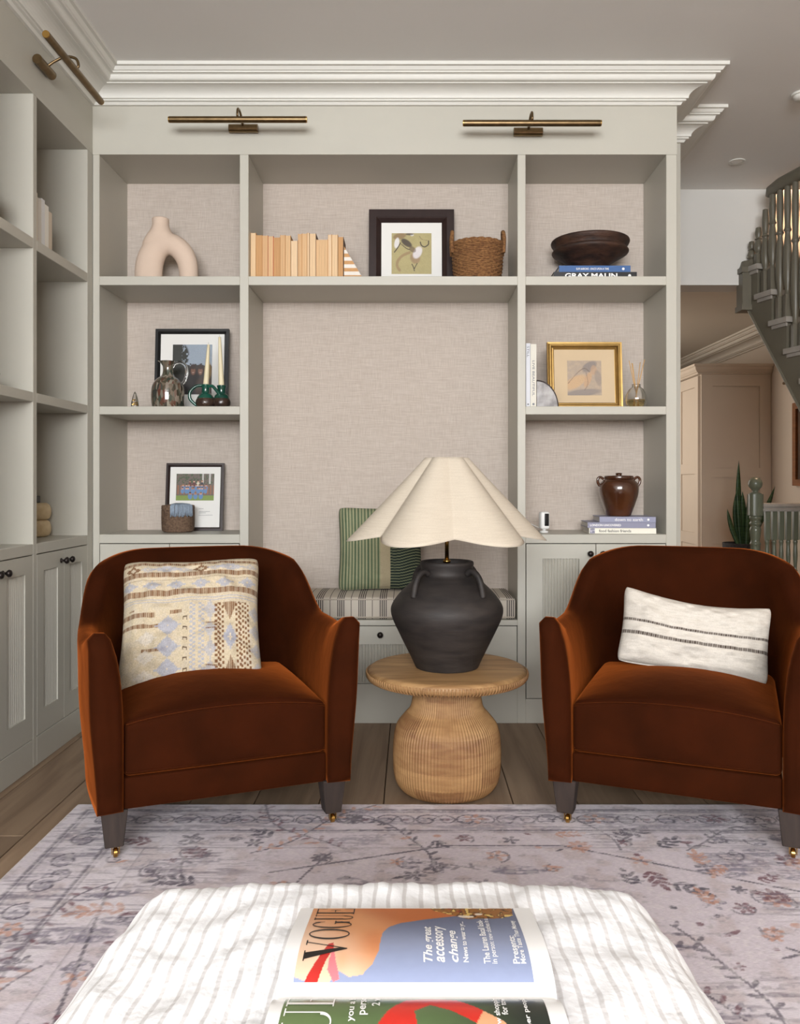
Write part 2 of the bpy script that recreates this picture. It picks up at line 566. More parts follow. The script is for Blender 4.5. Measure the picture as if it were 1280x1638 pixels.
def reeded(parent, x0, x1, z0, z1, y=0.0):
    """panel of fine upright reeds, sunk behind a door face"""
    n = max(3, round((x1 - x0) / 0.0125)); w = (x1 - x0) / n
    bm = bmesh.new(); prev = None
    for i in range(n):
        for k in range(5):
            t = k / 4
            xx = x0 + (i + t) * w; yy = y - 0.0058 * math.sin(math.pi * t)
            cur = (bm.verts.new((xx, yy, z0)), bm.verts.new((xx, yy, z1)))
            if prev: bm.faces.new((prev[0], cur[0], cur[1], prev[1]))
            prev = cur
    return obj('reeded_panel', bm, PAINT, parent, recalc=False)

def knob(parent, x, z, y=0.0, r=0.0125):
    prof = [(0.0, 0.0), (0.009, 0.0), (0.009, 0.003), (0.0045, 0.005), (0.0045, 0.012), (r * 0.8, 0.016), (r, 0.021), (r * 0.85, 0.027), (r * 0.4, 0.030), (0, 0.0305)]
    bm = lathe(prof, 16)
    bmesh.ops.transform(bm, matrix=Matrix.Translation((x, y, z)) @ Matrix.Rotation(math.radians(90), 4, 'X'), verts=bm.verts)
    return obj('knob', bm, DKMET, parent, smooth=True)

def framed_front(name, parent, x0, x1, z0, z1, rx0, rx1, rz0, rz1, kx, kz, depth=0.02):
    """door or drawer front: slab with a rectangular sinking that holds the reeds"""
    bm = bmesh.new()
    for (a, b, c, d) in ((x0, rx0, z0, z1), (rx1, x1, z0, z1), (rx0, rx1, z0, rz0), (rx0, rx1, rz1, z1)):
        box(bm, a, b, 0.0, depth, c, d)
    box(bm, rx0, rx1, 0.010, depth, rz0, rz1)
    bmesh.ops.remove_doubles(bm, verts=bm.verts, dist=1e-5)
    d = obj(name, bm, PAINT, parent)
    reeded(d, rx0, rx1, rz0, rz1, 0.0095)
    if kx is not None: knob(d, kx, kz)
    return d

def bay_doors(root, x0, x1, kz=0.688):
    xm = (x0 + x1) / 2
    for (a, b, s) in ((x0 + GAP, xm - GAP / 2, 1), (xm + GAP / 2, x1 - GAP, -1)):
        w = b - a
        framed_front('door', root, a, b, Z_DB + GAP, Z_CB - GAP, a + w * 0.235, b - w * 0.235, Z_DB + 0.085, Z_CB - 0.062,
                     b - 0.024 if s > 0 else a + 0.024, kz)

D = YB - YF
def paint_box(name, root, *a, bevel=0.0015):
    return obj(name, B(*a, bevel=bevel), PAINT, root)

# --- back wall unit: local x = world x, y = depth from its front
bk = thing('bookcase', 'greige built-in bookcase with linen-backed shelves around a bench seat', 'bookcase', (0, YF, 0))
S = 0.002532
X = lambda u: (u - VPX) * S
c0, c1, c2, c3, c4, c5, c6, c7 = X(148), X(159), X(383.5), X(397.5), X(828), X(841), X(1066), X(1083)
paint_box('end_stile', bk, c0 + 0.0005, c1, 0, D, 0, Z_TOP)
paint_box('upright', bk, c2, c3, 0, D, 0, Z_TOP)
paint_box('upright', bk, c4, c5, 0, D, 0, Z_TOP)
paint_box('end_panel', bk, c6, c7, 0, D + 0.026, 0, Z_TOP)
paint_box('frieze', bk, c0 + 0.0005, c7, 0, D + 0.026, Z_TOP, 2.5045, bevel=0)
paint_box('frieze_backing', bk, c0 + 0.0005, c7, 0.005, D + 0.02, 2.5045, ZC - 0.003, bevel=0)
for (a, b) in ((c1, c2), (c3, c4), (c5, c6)):
    paint_box('shelf', bk, a, b, 0, D - 0.006, Z_S1B, Z_S1)
for (a, b) in ((c1, c2), (c5, c6)):
    paint_box('shelf', bk, a, b, 0, D - 0.006, Z_S2B, Z_S2)
    paint_box('counter', bk, a, b, 0, D - 0.006, Z_CB, Z_CT)
    paint_box('plinth', bk, a, b, 0, 0.02, 0, Z_DB)
    bay_doors(bk, a, b)
    for (za, zb) in ((Z_S1, Z_TOP), (Z_S2, Z_S1B), (Z_CT, Z_S2B), (0, Z_CB)):
        obj('linen_panel' if za else 'back_board', B(a, b, D - 0.006, D, za, zb), LINEN if za else PAINT, bk)
obj('linen_panel', B(c3, c4, D - 0.006, D, Z_S1, Z_TOP), LINEN, bk)
obj('linen_panel', B(c3, c4, D - 0.006, D, 0.41, Z_S1B), LINEN, bk)
Z_BN = 0.418
paint_box('bench_seat', bk, c3, c4, 0, D - 0.006, Z_BN - 0.022, Z_BN)
framed_front('drawer', bk, c3 + GAP, c4 - GAP, 0.163, Z_BN - 0.022 - GAP, X(450), X(772), 0.166, 0.320, X(608.5), 0.361)
paint_box('plinth', bk, c3, c4, 0, 0.02, 0, 0.160)

# --- left wall unit: local x = world y, local y = depth (towards -x)
lf = thing('bookcase', 'greige built-in bookcase with painted backs along the side wall', 'bookcase', (XL, 0, 0), math.radians(90))
ups = [(1.82, 1.848), (2.297, 2.325), (2.795, 2.823), (3.265, 3.3165)]
bays = [(1.378, 1.82), (1.848, 2.297), (2.325, 2.795), (2.823, 3.265)]
paint_box('upright', lf, 1.35, 1.378, 0, D, 0, Z_TOP)
for (a, b) in ups: paint_box('upright', lf, a, b, 0, D, 0, Z_TOP)
paint_box('frieze', lf, 1.35, 3.3165, 0, D + 0.03, Z_TOP, 2.5045, bevel=0)
paint_box('frieze_backing', lf, 1.35, 3.3165, 0.005, D + 0.02, 2.5045, ZC - 0.003, bevel=0)
for (a, b) in bays:
    paint_box('shelf', lf, a, b, 0, D - 0.006, Z_S1B, Z_S1)
    paint_box('shelf', lf, a, b, 0, D - 0.006, Z_S2B, Z_S2)
    paint_box('counter', lf, a, b, 0, D - 0.006, Z_CB, Z_CT)
    paint_box('plinth', lf, a, b, 0, 0.02, 0, Z_DB)
    bay_doors(lf, a, b)
    obj('back_board', B(a, b, D - 0.006, D, 0, Z_TOP), PAINT, lf)

# ------------------------------------------------------------------ picture lights
def picture_light(label, loc, rotz, length, drop=-0.012, group='brass picture lights on the frieze'):
    t = thing('picture_light', label, 'picture light', loc, rotz, group)
    # local: wall plane y=0, room at -y
    bm = tube([(-length / 2, -0.125, drop), (length / 2, -0.125, drop)], 0.0125, 20)
    b = obj('lamp_tube', bm, BRASS, t, angle=40)
    for s in (-1, 1):
        obj('end_cap', tube([(s * length / 2, -0.125, drop), (s * (length / 2 + 0.004), -0.125, drop)], 0.0118, 16), GOLDB, b, angle=40)
    bm = tube([(-0.058, -0.0172, 0), (0.058, -0.0172, 0)], 0.0165, 20)
    obj('wall_mount', bm, BRASS, t, angle=40)
    pth = curve_pts([(0, -0.028, 0.004), (0.0, -0.055, 0.022), (0.0, -0.09, 0.036), (0.0, -0.125, 0.030), (0.0, -0.135, 0.006), (0, -0.128, drop + 0.008)], 6)
    obj('arm', tube(pth, 0.0048, 10), BRASS, t, smooth=True)
    return t
picture_light('brass picture light above the arch vase and paperback shelf', (X(391), YF, 2.402), 0, 0.532)
picture_light('brass picture light above the wooden bowl shelf', (X(844), YF, 2.388), 0, 0.532)
picture_light('brass picture light on the frieze of the side-wall bookcase', (XL, 2.845, 2.418), math.radians(90), 0.46)

# ------------------------------------------------------------------ rug
RX0, RX1, RY1, RY0 = -1.005, 1.42, 2.466, -0.35
RZ = 0.009
def rug():
    nx = 600
    ys = np.concatenate([np.linspace(RY0, 0.95, 70, endpoint=False), np.linspace(0.95, RY1, 400)])
    xs = np.linspace(RX0, RX1, nx)
    ny = len(ys)
    Xg, Yg = np.meshgrid(xs, ys)
    C = np.ones((ny, nx, 3)) * linA((206, 195, 203))
    big = vnoise((ny, nx), (9, 14), 1); mid = vnoise((ny, nx), (46, 60), 2); fine = vnoise((ny, nx), (240, 260), 3)
    streak = vnoise((ny, nx), (300, 40), 4); streak2 = vnoise((ny, nx), (160, 26), 5)
    C = blend(C, 0.7 * sstep(.35, .75, big), (220, 212, 218))
    C = blend(C, 0.5 * sstep(.55, .85, mid), (186, 168, 166))
    dark = np.zeros((ny, nx)); rust = np.zeros((ny, nx)); maroon = np.zeros((ny, nx)); blue = np.zeros((ny, nx))
    r = random.Random(21)
    def window(x, y, R):
        i0, i1 = np.searchsorted(xs, x - R), np.searchsorted(xs, x + R)
        j0, j1 = np.searchsorted(ys, y - R), np.searchsorted(ys, y + R)
        return slice(max(j0, 0), max(j1, 0)), slice(max(i0, 0), max(i1, 0))
    def blob(M, x, y, a, b, ang, v=1.0):
        R = max(a, b) * 1.2; w = window(x, y, R)
        if M[w].size == 0: return
        dx, dy = Xg[w] - x, Yg[w] - y
        p = dx * math.cos(ang) + dy * math.sin(ang); q = -dx * math.sin(ang) + dy * math.cos(ang)
        d = (p / a) ** 2 + (q / b) ** 2
        M[w] = np.maximum(M[w], v * (1 - sstep(.7, 1.1, d)))
    def stroke(M, pts, wd, v=1.0):
        for (x, y) in pts: blob(M, x, y, wd, wd, 0, v)
    def curl(M, x, y, R, a0, turn, wd, v=1.0):
        n = max(8, int(R * abs(turn) / wd))
        pts = []
        for k in range(n):
            t = k / n; a = a0 + turn * t; rr = R * (1 - .75 * t)
            pts.append((x + rr * math.cos(a), y + rr * math.sin(a)))
        stroke(M, pts, wd, v)
    def vine(M, x, y, a, L, wd, v=1.0, bend=3.0, leaves=None):
        n = int(L / wd); k = r.uniform(-bend, bend); f = r.uniform(2, 5)
        for i in range(n):
            x += wd * math.cos(a); y += wd * math.sin(a); a += (k + 4 * math.sin(i * wd * f * 6)) * wd
            blob(M, x, y, wd, wd, 0, v)
            if leaves is not None and i % max(1, int(0.035 / wd)) == 5:
                s = r.choice((-1, 1)); b = a + s * 1.0
                blob(leaves, x + .016 * math.cos(b), y + .016 * math.sin(b), .016, .006, b, v)
    def flower(x, y, R):
        M = r.choice((rust, maroon, dark, dark, blue, blue))
        n = r.choice((5, 6, 8))
        for k in range(n):
            a = 2 * math.pi * k / n
            blob(M, x + R * .6 * math.cos(a), y + R * .6 * math.sin(a), R * .42, R * .24, a, .85)
        blob(dark, x, y, R * .22, R * .22, 0, .8)
        if r.random() < .5: curl(dark, x, y, R * 1.25, r.uniform(0, 6), 5.5, .0035, .7)
    # outer border bands parallel to the edges
    dE = np.minimum(np.minimum(Xg - RX0, RX1 - Xg), RY1 - Yg)
    band = (sstep(.045, .055, dE) * (1 - sstep(.19, .20, dE)))
    blue = np.maximum(blue, band * 0.6 * sstep(.25, .6, streak2))
    for e, wd, v in ((.05, .0035, .75), (.062, .002, .5), (.192, .0035, .75), (.205, .002, .5), (.30, .002, .4)):
        dark = np.maximum(dark, v * (1 - sstep(wd, wd * 2.2, np.abs(dE - e))))
    # repeats inside the border
    k = 0
    xx = RX0 + .13
    while xx < RX1 - .1:
        yy = RY1 - .122
        curl(dark, xx, yy, .042, 0, 7.5, .0035, .85); curl(dark, xx + .055, yy, .036, 3.1, -7.0, .003, .8)
        blob(blue, xx, yy, .03, .022, 0, .8); blob(maroon, xx + .055, yy + .002, .012, .008, .5, .6)
        if k % 3 == 0: flower(xx + .02, yy + .01, .034)
        xx += .115; k += 1
    yy = RY1 - .25; k = 0
    while yy > 0.7:
        for sx in (RX0 + .122, RX1 - .122):
            curl(dark, sx, yy, .042, 1.5, 7.5, .0035, .85); blob(blue, sx, yy, .024, .034, 0, .75)
            if k % 2 == 0: flower(sx + .01, yy + .055, .032)
        yy -= .125; k += 1
    # field: vines, flowers, broken dark patches, long medallion lines
    for _ in range(34):
        vine(dark, r.uniform(RX0 + .22, RX1 - .2), r.uniform(.75, RY1 - .22), r.uniform(0, 6.3), r.uniform(.15, .5), .0036, r.uniform(.5, .95),
             leaves=r.choice((dark, maroon, rust, None, dark)))
    for _ in range(170):
        flower(r.uniform(RX0 + .2, RX1 - .2), r.uniform(.7, RY1 - .2), r.uniform(.014, .036))
    for _ in range(110):
        blob(r.choice((maroon, rust, dark)), r.uniform(RX0 + .2, RX1 - .2), r.uniform(.7, RY1 - .2), r.uniform(.008, .03), r.uniform(.004, .010), r.uniform(-.6, .6), .9)
    for _ in range(60):                                   # sprigs of paired leaves
        x, y, a = r.uniform(RX0 + .2, RX1 - .2), r.uniform(.75, RY1 - .2), r.uniform(0, 6.3); M = r.choice((maroon, dark, dark, rust)); L = r.uniform(.014, .026)
        for k in range(r.choice((2, 3, 4))):
            for sg in (-1, 1): blob(M, x + L * .8 * math.cos(a + sg * .8), y + L * .8 * math.sin(a + sg * .8), L, L * .36, a + sg * .8, .95)
            x += L * 1.1 * math.cos(a); y += L * 1.1 * math.sin(a); a += r.uniform(-.3, .3)
        blob(M, x + L * .5 * math.cos(a), y + L * .5 * math.sin(a), L, L * .4, a, .95)
    for _ in range(60):
        blob(blue, r.uniform(RX0 + .2, RX1 - .2), r.uniform(.7, RY1 - .22), r.uniform(.04, .12), r.uniform(.015, .045), r.uniform(-.3, .3), r.uniform(.5, 1))
    for (x0, y0, x1, y1) in ((-.35, 2.03, .10, 2.18), (.10, 2.18, .40, 2.18), (.40, 2.18, .95, 1.92), (.95, 1.92, 1.15, 1.92), (.78, 1.7, 1.05, 1.5),
                             (-.72, 1.95, -.62, 1.35), (-.62, 1.35, -.9, 1.1)):
        n = int(math.hypot(x1 - x0, y1 - y0) / .003)
        stroke(dark, [(x0 + (x1 - x0) * t / n, y0 + (y1 - y0) * t / n) for t in range(n)], .0042, .85)
    # wear
    wear = sstep(.14, .54, .45 * streak + .3 * fine + .35 * mid)
    wear2 = sstep(.24, .54, .5 * streak + .5 * fine)
    C = blend(C, .85 * blue * wear2, (100, 93, 116))
    C = blend(C, .97 * dark * wear, (62, 53, 72))
    C = blend(C, .85 * rust * wear, (192, 138, 112))
    C = blend(C, .95 * maroon * wear, (104, 50, 64))
    C = blend(C, .6 * sstep(.58, .82, streak) * sstep(.4, .7, big), (120, 108, 122))
    C = blend(C, .55 * sstep(.60, .72, .6 * fine + .4 * streak2) * sstep(.35, .65, mid), (116, 104, 120))
    C = blend(C, .35 * sstep(.6, .8, fine) , (222, 214, 214))
    C = blend(C, (1 - sstep(.006, .009, dE)), (205, 197, 192))
    pts = np.stack([Xg, Yg, RZ + 0.0008 * (fine - .5) - .004 * (1 - sstep(0, .006, dE))], -1)
    return grid_mesh('rug', pts, nx, ny, C)
rug_o = link_mesh('rug', rug(), attr_mat('worn_rug_pile', rough=0.95, var=0.13, scale=1.0, stretch=(90, 420, 1), bump=0.35, bscale=1.6, sheen=0.15), smooth=True)
tag(rug_o, 'faded lilac and plum patterned rug under the armchairs and ottoman', 'rug')
bm = B(RX0 + .001, RX1 - .001, RY0 + .001, RY1 - .001, 0.0004, RZ - 0.003)
obj('rug_backing', bm, mat('rug_backing', (176, 166, 160), rough=0.95, var=0.05), rug_o)

# ------------------------------------------------------------------ armchairs
def velvet(name):
    m, nt, p = new_mat(name)
    p.inputs['Roughness'].default_value = 0.85
    p.inputs['Specular IOR Level'].default_value = 0.03
    p.inputs['Sheen Weight'].default_value = 0.44
    p.inputs['Sheen Roughness'].default_value = 0.32
    p.inputs['Sheen Tint'].default_value = (*lin((222, 116, 50)), 1)
    tc = nt.nodes.new('ShaderNodeTexCoord')
    n = nt.nodes.new('ShaderNodeTexNoise'); n.inputs['Scale'].default_value = 7; n.inputs['Detail'].default_value = 4
    nt.links.new(tc.outputs['Object'], n.inputs['Vector'])
    r = nt.nodes.new('ShaderNodeValToRGB')
    r.color_ramp.elements[0].position = 0.3; r.color_ramp.elements[1].position = 0.7
    r.color_ramp.elements[0].color = (*lin((44, 18, 6)), 1); r.color_ramp.elements[1].color = (*lin((56, 23, 8)), 1)
    nt.links.new(n.outputs['Fac'], r.inputs['Fac']); nt.links.new(r.outputs['Color'], p.inputs['Base Color'])
    n2 = nt.nodes.new('ShaderNodeTexNoise'); n2.inputs['Scale'].default_value = 14; n2.inputs['Detail'].default_value = 6
    nt.links.new(tc.outputs['Object'], n2.inputs['Vector'])
    bp = nt.nodes.new('ShaderNodeBump'); bp.inputs['Strength'].default_value = 0.10; bp.inputs['Distance'].default_value = 0.02
    nt.links.new(n2.outputs['Fac'], bp.inputs['Height']); nt.links.new(bp.outputs['Normal'], p.inputs['Normal'])
    return m
VELVET = velvet('rust_velvet')
LEGW = wood_mat('dark_stained_legs', (38, 29, 25), (56, 44, 38), rough=0.7, stretch=(30, 30, 3), rand=0.05)

ZB = 0.128        # underside of the upholstery
def ss(t):
    t = max(0.0, min(1.0, t)); return t * t * (3 - 2 * t)

def chair_shell():
    """arms and back as one curved wall. Front plane y=0, back at +y"""
    st = []
    ARM, AX, AY = 0.34, 0.325, 0.350
    na, nc = 14, 44
    AF = 0.300                                          # arms draw in a little towards the front
    for i in range(na): st.append((-(AF + (AX - AF) * math.sin(math.pi / 2 * i / na)), ARM * i / na, None))
    ex = 2.8
    for i in range(nc + 1):
        th = math.pi * i / nc
        c, s = math.cos(th), math.sin(th)
        st.append((-AX * math.copysign(abs(c) ** (2 / ex), c), ARM + AY * abs(s) ** (2 / ex), th))
    for i in range(na - 1, -1, -1): st.append((AF + (AX - AF) * math.sin(math.pi / 2 * i / na), ARM * i / na, None))
    P = [Vector((a, b)) for a, b, _ in st]
    N = len(P)
    bm = bmesh.new(); rings = []
    for i in range(N):
        t = (P[min(i + 1, N - 1)] - P[max(i - 1, 0)]).normalized()
        nrm = Vector((-t.y, t.x))                      # outward: left of travel
        th = st[i][2]
        b = 0.0
        if th is not None:
            q = min(th, math.pi - th)                  # 0 at the arm, pi/2 at the middle of the back
            b = ss((q - 0.18) / 0.95)
        yf = P[i].y if th is None else ARM
        arm_h = 0.546 + 0.047 * ss(1 - yf / 0.17)
        hump = 0.0
        H = arm_h + (0.750 - 0.552) * ((.70 * ss((q - 0.07) / .62) + .30 * ss((q - .30) / .95)) if th is not None else 0) + hump
        fwd = 0.022 * ss(1 - yf / 0.14) if th is None else 0.0
        def inner(z):
            k = max(0, min(1, (z - ZB) / (H - ZB)))
            arm = -.032 + .050 * (1 - math.sqrt(max(0, 1 - max(0, (k - .38) / .62) ** 2.2)))
            return arm * (1 - b) + (-.062 + .085 * k ** 1.2) * b
        def outer(z):
            k = max(0, min(1, (z - ZB) / (H - ZB)))
            arm = .032 + .014 * ss(k / .6) + .008 * k
            back = .040 + .030 * ss(k / .25) + .030 * k
            return arm * (1 - b) + back * b
        prof = []
        r = (outer(H) - inner(H)) / 2
        zs_in = [ZB, ZB + .05, .22, .27, .32, .36, .40, .44, .48, .52, .57, .62]
        zs_in = [z for z in zs_in if z < H - r - .012] + [H - r]
        for z in zs_in: prof.append((inner(z), z))
        mid = (inner(H - r) + outer(H - r)) / 2; hw = (outer(H - r) - inner(H - r)) / 2
        for k in range(1, 8):
            a = math.pi * k / 8
            prof.append((mid - hw * math.cos(a), H - r + r * math.sin(a)))
        for z in reversed(zs_in): prof.append((outer(z), z))
        ring = []
        for (o, z) in prof:
            f = fwd * ((z - ZB) / (H - ZB)) ** 2
            ring.append((P[i].x + nrm.x * o, P[i].y + nrm.y * o - f, z))
        rings.append(ring)
    # profiles can differ in length only by the skipped heights: resample all to one length
    m = 40
    def resample(r):
        A = np.array(r); d = np.r_[0, np.cumsum(np.linalg.norm(np.diff(A, axis=0), axis=1))]
        tq = np.linspace(0, d[-1], m)
        return np.stack([np.interp(tq, d, A[:, k]) for k in range(3)], -1)
    rings = [resample(r) for r in rings]
    def capped(r, k, dy):
        c = r.mean(0); q = c + (r - c) * np.array([k, 1, 1 - (1 - k) * .35]); q[:, 1] = r[:, 1] + dy; return q
    CAPS = [(.975, -.006), (.90, -.0145), (.76, -.0215), (.56, -.026), (.30, -.028)]
    first = [capped(rings[0], k_, d_) for k_, d_ in reversed(CAPS)]
    last = [capped(rings[-1], k_, d_) for k_, d_ in CAPS]
    rings = first + rings + last
    V = [[bm.verts.new(p) for p in r] for r in rings]
    for A, C in zip(V[:-1], V[1:]):
        for k in range(m - 1): bm.faces.new((A[k], C[k], C[k + 1], A[k + 1]))
        bm.faces.new((A[m - 1], C[m - 1], C[0], A[0]))
    bm.faces.new(V[0]); bm.faces.new(list(reversed(V[-1])))
    return bm

def make_chair(label):
    t = thing('armchair', label, 'armchair', group='rust velvet armchairs')
    obj('arms_and_back', chair_shell(), VELVET, t, smooth=True)
    bm = rbox(0.269, 0.285, 0.041, 0.008, 2, 3)
    bmesh.ops.translate(bm, vec=(0, 0.295, ZB + 0.042), verts=bm.verts)
    obj('seat_base', bm, VELVET, t, smooth=True)
    def crown(x, y, z):
        k = max(0, 1 - (x / 0.27) ** 2) * max(0, 1 - ((y + 0.03) / 0.32) ** 2)
        up = ss((z + 0.07) / 0.14)
        dz = 0.062 * k ** 0.8 * up
        puff = 0.010 * (1 - (z / 0.075) ** 2) * ss((-y - 0.2) / 0.09) * max(0, 1 - (x / .27) ** 2)
        return (x, y - puff, z + dz)
    bm = rbox(0.2685, 0.290, 0.069, 0.017, 4, 14, fn=crown)
    c = obj('seat_cushion', bm, VELVET, t, smooth=True, loc=(0, 0.298, 0.212 + 0.0695))
    pts = [(xx, -0.287 - 0.004, 0.066 + 0.062 * 0) for xx in (-0.250, 0.250)]
    for zz in (0.060, -0.058):
        line = []
        for k in range(21):
            xx = -0.262 + 0.524 * k / 20
            pz = crown(xx, -0.286, zz); line.append((xx, pz[1] - 0.0015, pz[2]))
        obj('piping', tube(line, 0.0028, 6), VELVET, c, smooth=True)
    for sx in (-1, 1):
        for (yy, sy) in ((0.036, 1), (0.60, -1)):
            w0, w1, h0, h1 = 0.033, 0.0225, 0.036, ZB + 0.004
            bm = bmesh.new()
            kick = 0.0 if sy > 0 else 0.05
            lo = [bm.verts.new((a * w1, b * w1 + kick, h0)) for a, b in ((-1, -1), (1, -1), (1, 1), (-1, 1))]
            hi = [bm.verts.new((a * w0, b * w0, h1)) for a, b in ((-1, -1), (1, -1), (1, 1), (-1, 1))]
            bm.faces.new(list(reversed(lo))); bm.faces.new(hi)
            for k in range(4):
                j = (k + 1) % 4; bm.faces.new((lo[k], lo[j], hi[j], hi[k]))
            bmesh.ops.bevel(bm, geom=list(bm.edges), offset=0.002, segments=1, affect='EDGES')
            lx = 0.290 if sy > 0 else 0.25
            leg = obj('leg', bm, LEGW, t, loc=(sx * lx, yy, 0))
            cb = bmesh.new()                           # caster: wheel, fork, cap
            w = lathe([(0, -.006), (.009, -.006), (.0125, -.004), (.0125, .004), (.009, .006), (0, .006)], 18)
            merge(cb, w, Matrix.Translation((0.004, 0.004 + kick, 0.0132)) @ Matrix.Rotation(math.radians(90), 4, 'Y'))
            for s in (-1, 1): box(cb, 0.004 + s * .0085 - .0012, 0.004 + s * .0085 + .0012, kick - 0.004, kick + 0.010, 0.011, 0.032)
            box(cb, -.007, .0145, kick - .008, kick + .012, 0.0305, 0.0345)
            merge(cb, lathe([(0, .033), (.014, .033), (.014, .0375), (0, .0375)], 18), Matrix.Translation((0, kick, 0)))
            obj('caster', cb, GOLDB, leg, angle=40)
    return t
RT = RZ + 0.0005
chair_l = make_chair('rust velvet armchair holding the square kilim-patterned cushion')
chair_l.location = (-0.482, 2.180, RT); chair_l.rotation_euler = (0, 0, math.radians(22))
chair_r = copy_tree(chair_l)
chair_r['label'] = 'rust velvet armchair holding the cream lumbar cushion with two dark stripes'
chair_r.location = (0.695, 2.180, RT); chair_r.rotation_euler = (0, 0, math.radians(-22))

# ------------------------------------------------------------------ loose cushions
def pillow_mesh(name, w, h, t, nu, nv, colour=None, pinch=0.07, sag=0.0, wrinkle=0.004, seed=3, power=0.5):
    """closed cushion in the x-z plane, front towards -y; colour(U, V) -> linear rgb for the front (back gets it too)"""
    u = np.linspace(-1, 1, nu); v = np.linspace(-1, 1, nv)
    U, V = np.meshgrid(u, v)
    Wn = vnoise((nv, nu), (6, 6), seed) - .5; Wf = vnoise((nv, nu), (18, 18), seed + 1) - .5
    x = w / 2 * U * (1 - pinch * (1 - V ** 2) * np.abs(U) ** 2)
    z = h / 2 * V * (1 - pinch * (1 - U ** 2) * np.abs(V) ** 2)
    rc = 1 - .055 * (np.abs(U) * np.abs(V)) ** 7; x = x * rc; z = z * rc
    body = np.clip((1 - U ** 4) * (1 - V ** 4), 0, 1) ** power
    edge = (1 - np.abs(U) ** 12) * (1 - np.abs(V) ** 12)
    th = t / 2 * body * (1 + .25 * Wn) + wrinkle * Wf * edge
    z = z - sag * (1 - U ** 2) * (V + 1) / 2 * h
    front = np.stack([x, -th, z], -1)
    back = np.stack([x, th * .8, z], -1)
    bm_pts = np.concatenate([front.reshape(-1, 3), back.reshape(-1, 3)])
    me = bpy.data.meshes.new(name)
    idx = np.arange(nu * nv).reshape(nv, nu)
    f1 = np.stack([idx[:-1, :-1], idx[:-1, 1:], idx[1:, 1:], idx[1:, :-1]], -1).reshape(-1, 4)
    f2 = f1[:, ::-1] + nu * nv
    ring = np.concatenate([idx[0, :], idx[1:, -1], idx[-1, -2::-1], idx[-2:0:-1, 0]])
    nxt = np.roll(ring, -1)
    f3 = np.stack([ring, ring + nu * nv, nxt + nu * nv, nxt], -1)
    f = np.concatenate([f1, f2, f3])
    me.from_pydata(bm_pts.tolist(), [], f.tolist())
    if colour is not None:
        c = colour(U, V)
        set_colors(me, np.concatenate([c.reshape(-1, 3), c.reshape(-1, 3)]))
    me.update()
    return me

def kilim(U, V):
    """cream ground with brown bands, diamonds, zigzag columns and pale blue motifs; x right 0..1, y down 0..1"""
    xx = (U + 1) / 2; yy = 1 - (V + 1) / 2
    C = np.ones(U.shape + (3,)) * linA((200, 185, 158))
    n = vnoise(U.shape, (40, 40), 11)
    C = blend(C, .5 * sstep(.4, .8, n), (200, 188, 170))
    BR, BL, DK = (110, 66, 30), (160, 163, 178), (76, 52, 32)
    weave = .72 + .28 * np.sign(np.sin(xx * 2 * math.pi * 74))
    def band(y0, y1, c, wv=True, x0=0, x1=1.01, a=.95):
        nonlocal C
        m = ((yy > y0) & (yy < y1) & (xx > x0) & (xx < x1)).astype(float)
        C = blend(C, a * m * (weave if wv else 1), c)
    def diamond(cx, cy, a, b, c, hole=0, al=.9):
        nonlocal C
        st = .012
        X_, Y_ = np.round((xx - cx) / st) * st, np.round((yy - cy) / st) * st
        d = np.abs(X_) / a + np.abs(Y_) / b
        C = blend(C, al * ((d < 1) & (d > hole)).astype(float) * (.8 + .2 * weave), c)
    band(.030, .036, DK, a=.7); band(.052, .082, BR)
    for cx in (.09, .57): diamond(cx, .125, .055, .042, BR, .35)
    for cx in (.33, .78): diamond(cx, .12, .10, .035, BL, .0, .75)
    for cx in (.20, .45, .67, .93): diamond(cx, .125, .05, .03, BL, .0, .55)
    band(.155, .195, BR); band(.212, .217, DK, a=.6)
    for k in range(6): diamond(.06 + .17 * k, .262, .062, .040, BL, .0, .8)
    band(.305, .350, BR); band(.375, .379, BL, False); band(.395, .40, BL, False)
    # lower half, left block
    for (y0, y1, x0, x1) in ((.475, .512, .0, .26), (.56, .583, .0, .30), (.735, .76, .17, .34), (.46, .485, .36, .44), (.45, .462, .07, .11)):
        band(y0, y1, BR, True, x0, x1)
    for k in range(3):
        diamond(.35, .575 + .16 * k, .085, .075, BL, .0, .85)
        diamond(.20, .66 + .14 * k, .075, .05, (208, 200, 190), .0, .7)
    for k in range(6):
        cy = .53 + .075 * k
        m = (np.abs(xx - .465) < .017) & (np.abs(yy - cy) < .013) & ~((np.abs(xx - .465) < .008) & (yy > cy - .004))
        C = blend(C, .9 * m.astype(float), DK)
    # blue dotted columns
    for cx in (.515, .575):
        z = np.abs((xx - cx) - .010 * np.sign(np.sin(yy * 2 * math.pi * 30)))
        C = blend(C, .8 * ((z < .011) & (yy > .42)).astype(float), BL)
    for k in range(4): diamond(.635, .47 + .15 * k, .045, .075, BL, .0, .65)
    # zigzag brown columns
    for cx in (.685, .715, .835, .865, .905):
        z = np.abs((xx - cx) - .010 * np.sign(np.sin(yy * 2 * math.pi * 26 + cx * 40)))
        C = blend(C, .92 * ((z < .0085) & (yy > .42)).astype(float), BR)
    m = (yy > .42) & (yy < .55) & (np.abs(xx - .775) < (.55 - yy) * .42); C = blend(C, .9 * m * weave, BR)
    m = (yy > .82) & (yy < .97) & (np.abs(xx - .775) < (yy - .82) * .38); C = blend(C, .9 * m * weave, BR)
    diamond(.775, .68, .05, .10, BL, .0, .9); diamond(.775, .68, .014, .03, (226, 208, 178))
    for y in (.56, .61, .88, .94): band(y, y + .010, BR, True, .60, .68)
    for k in range(4): diamond(.97, .50 + .14 * k, .05, .06, BL, .0, .6)
    return C

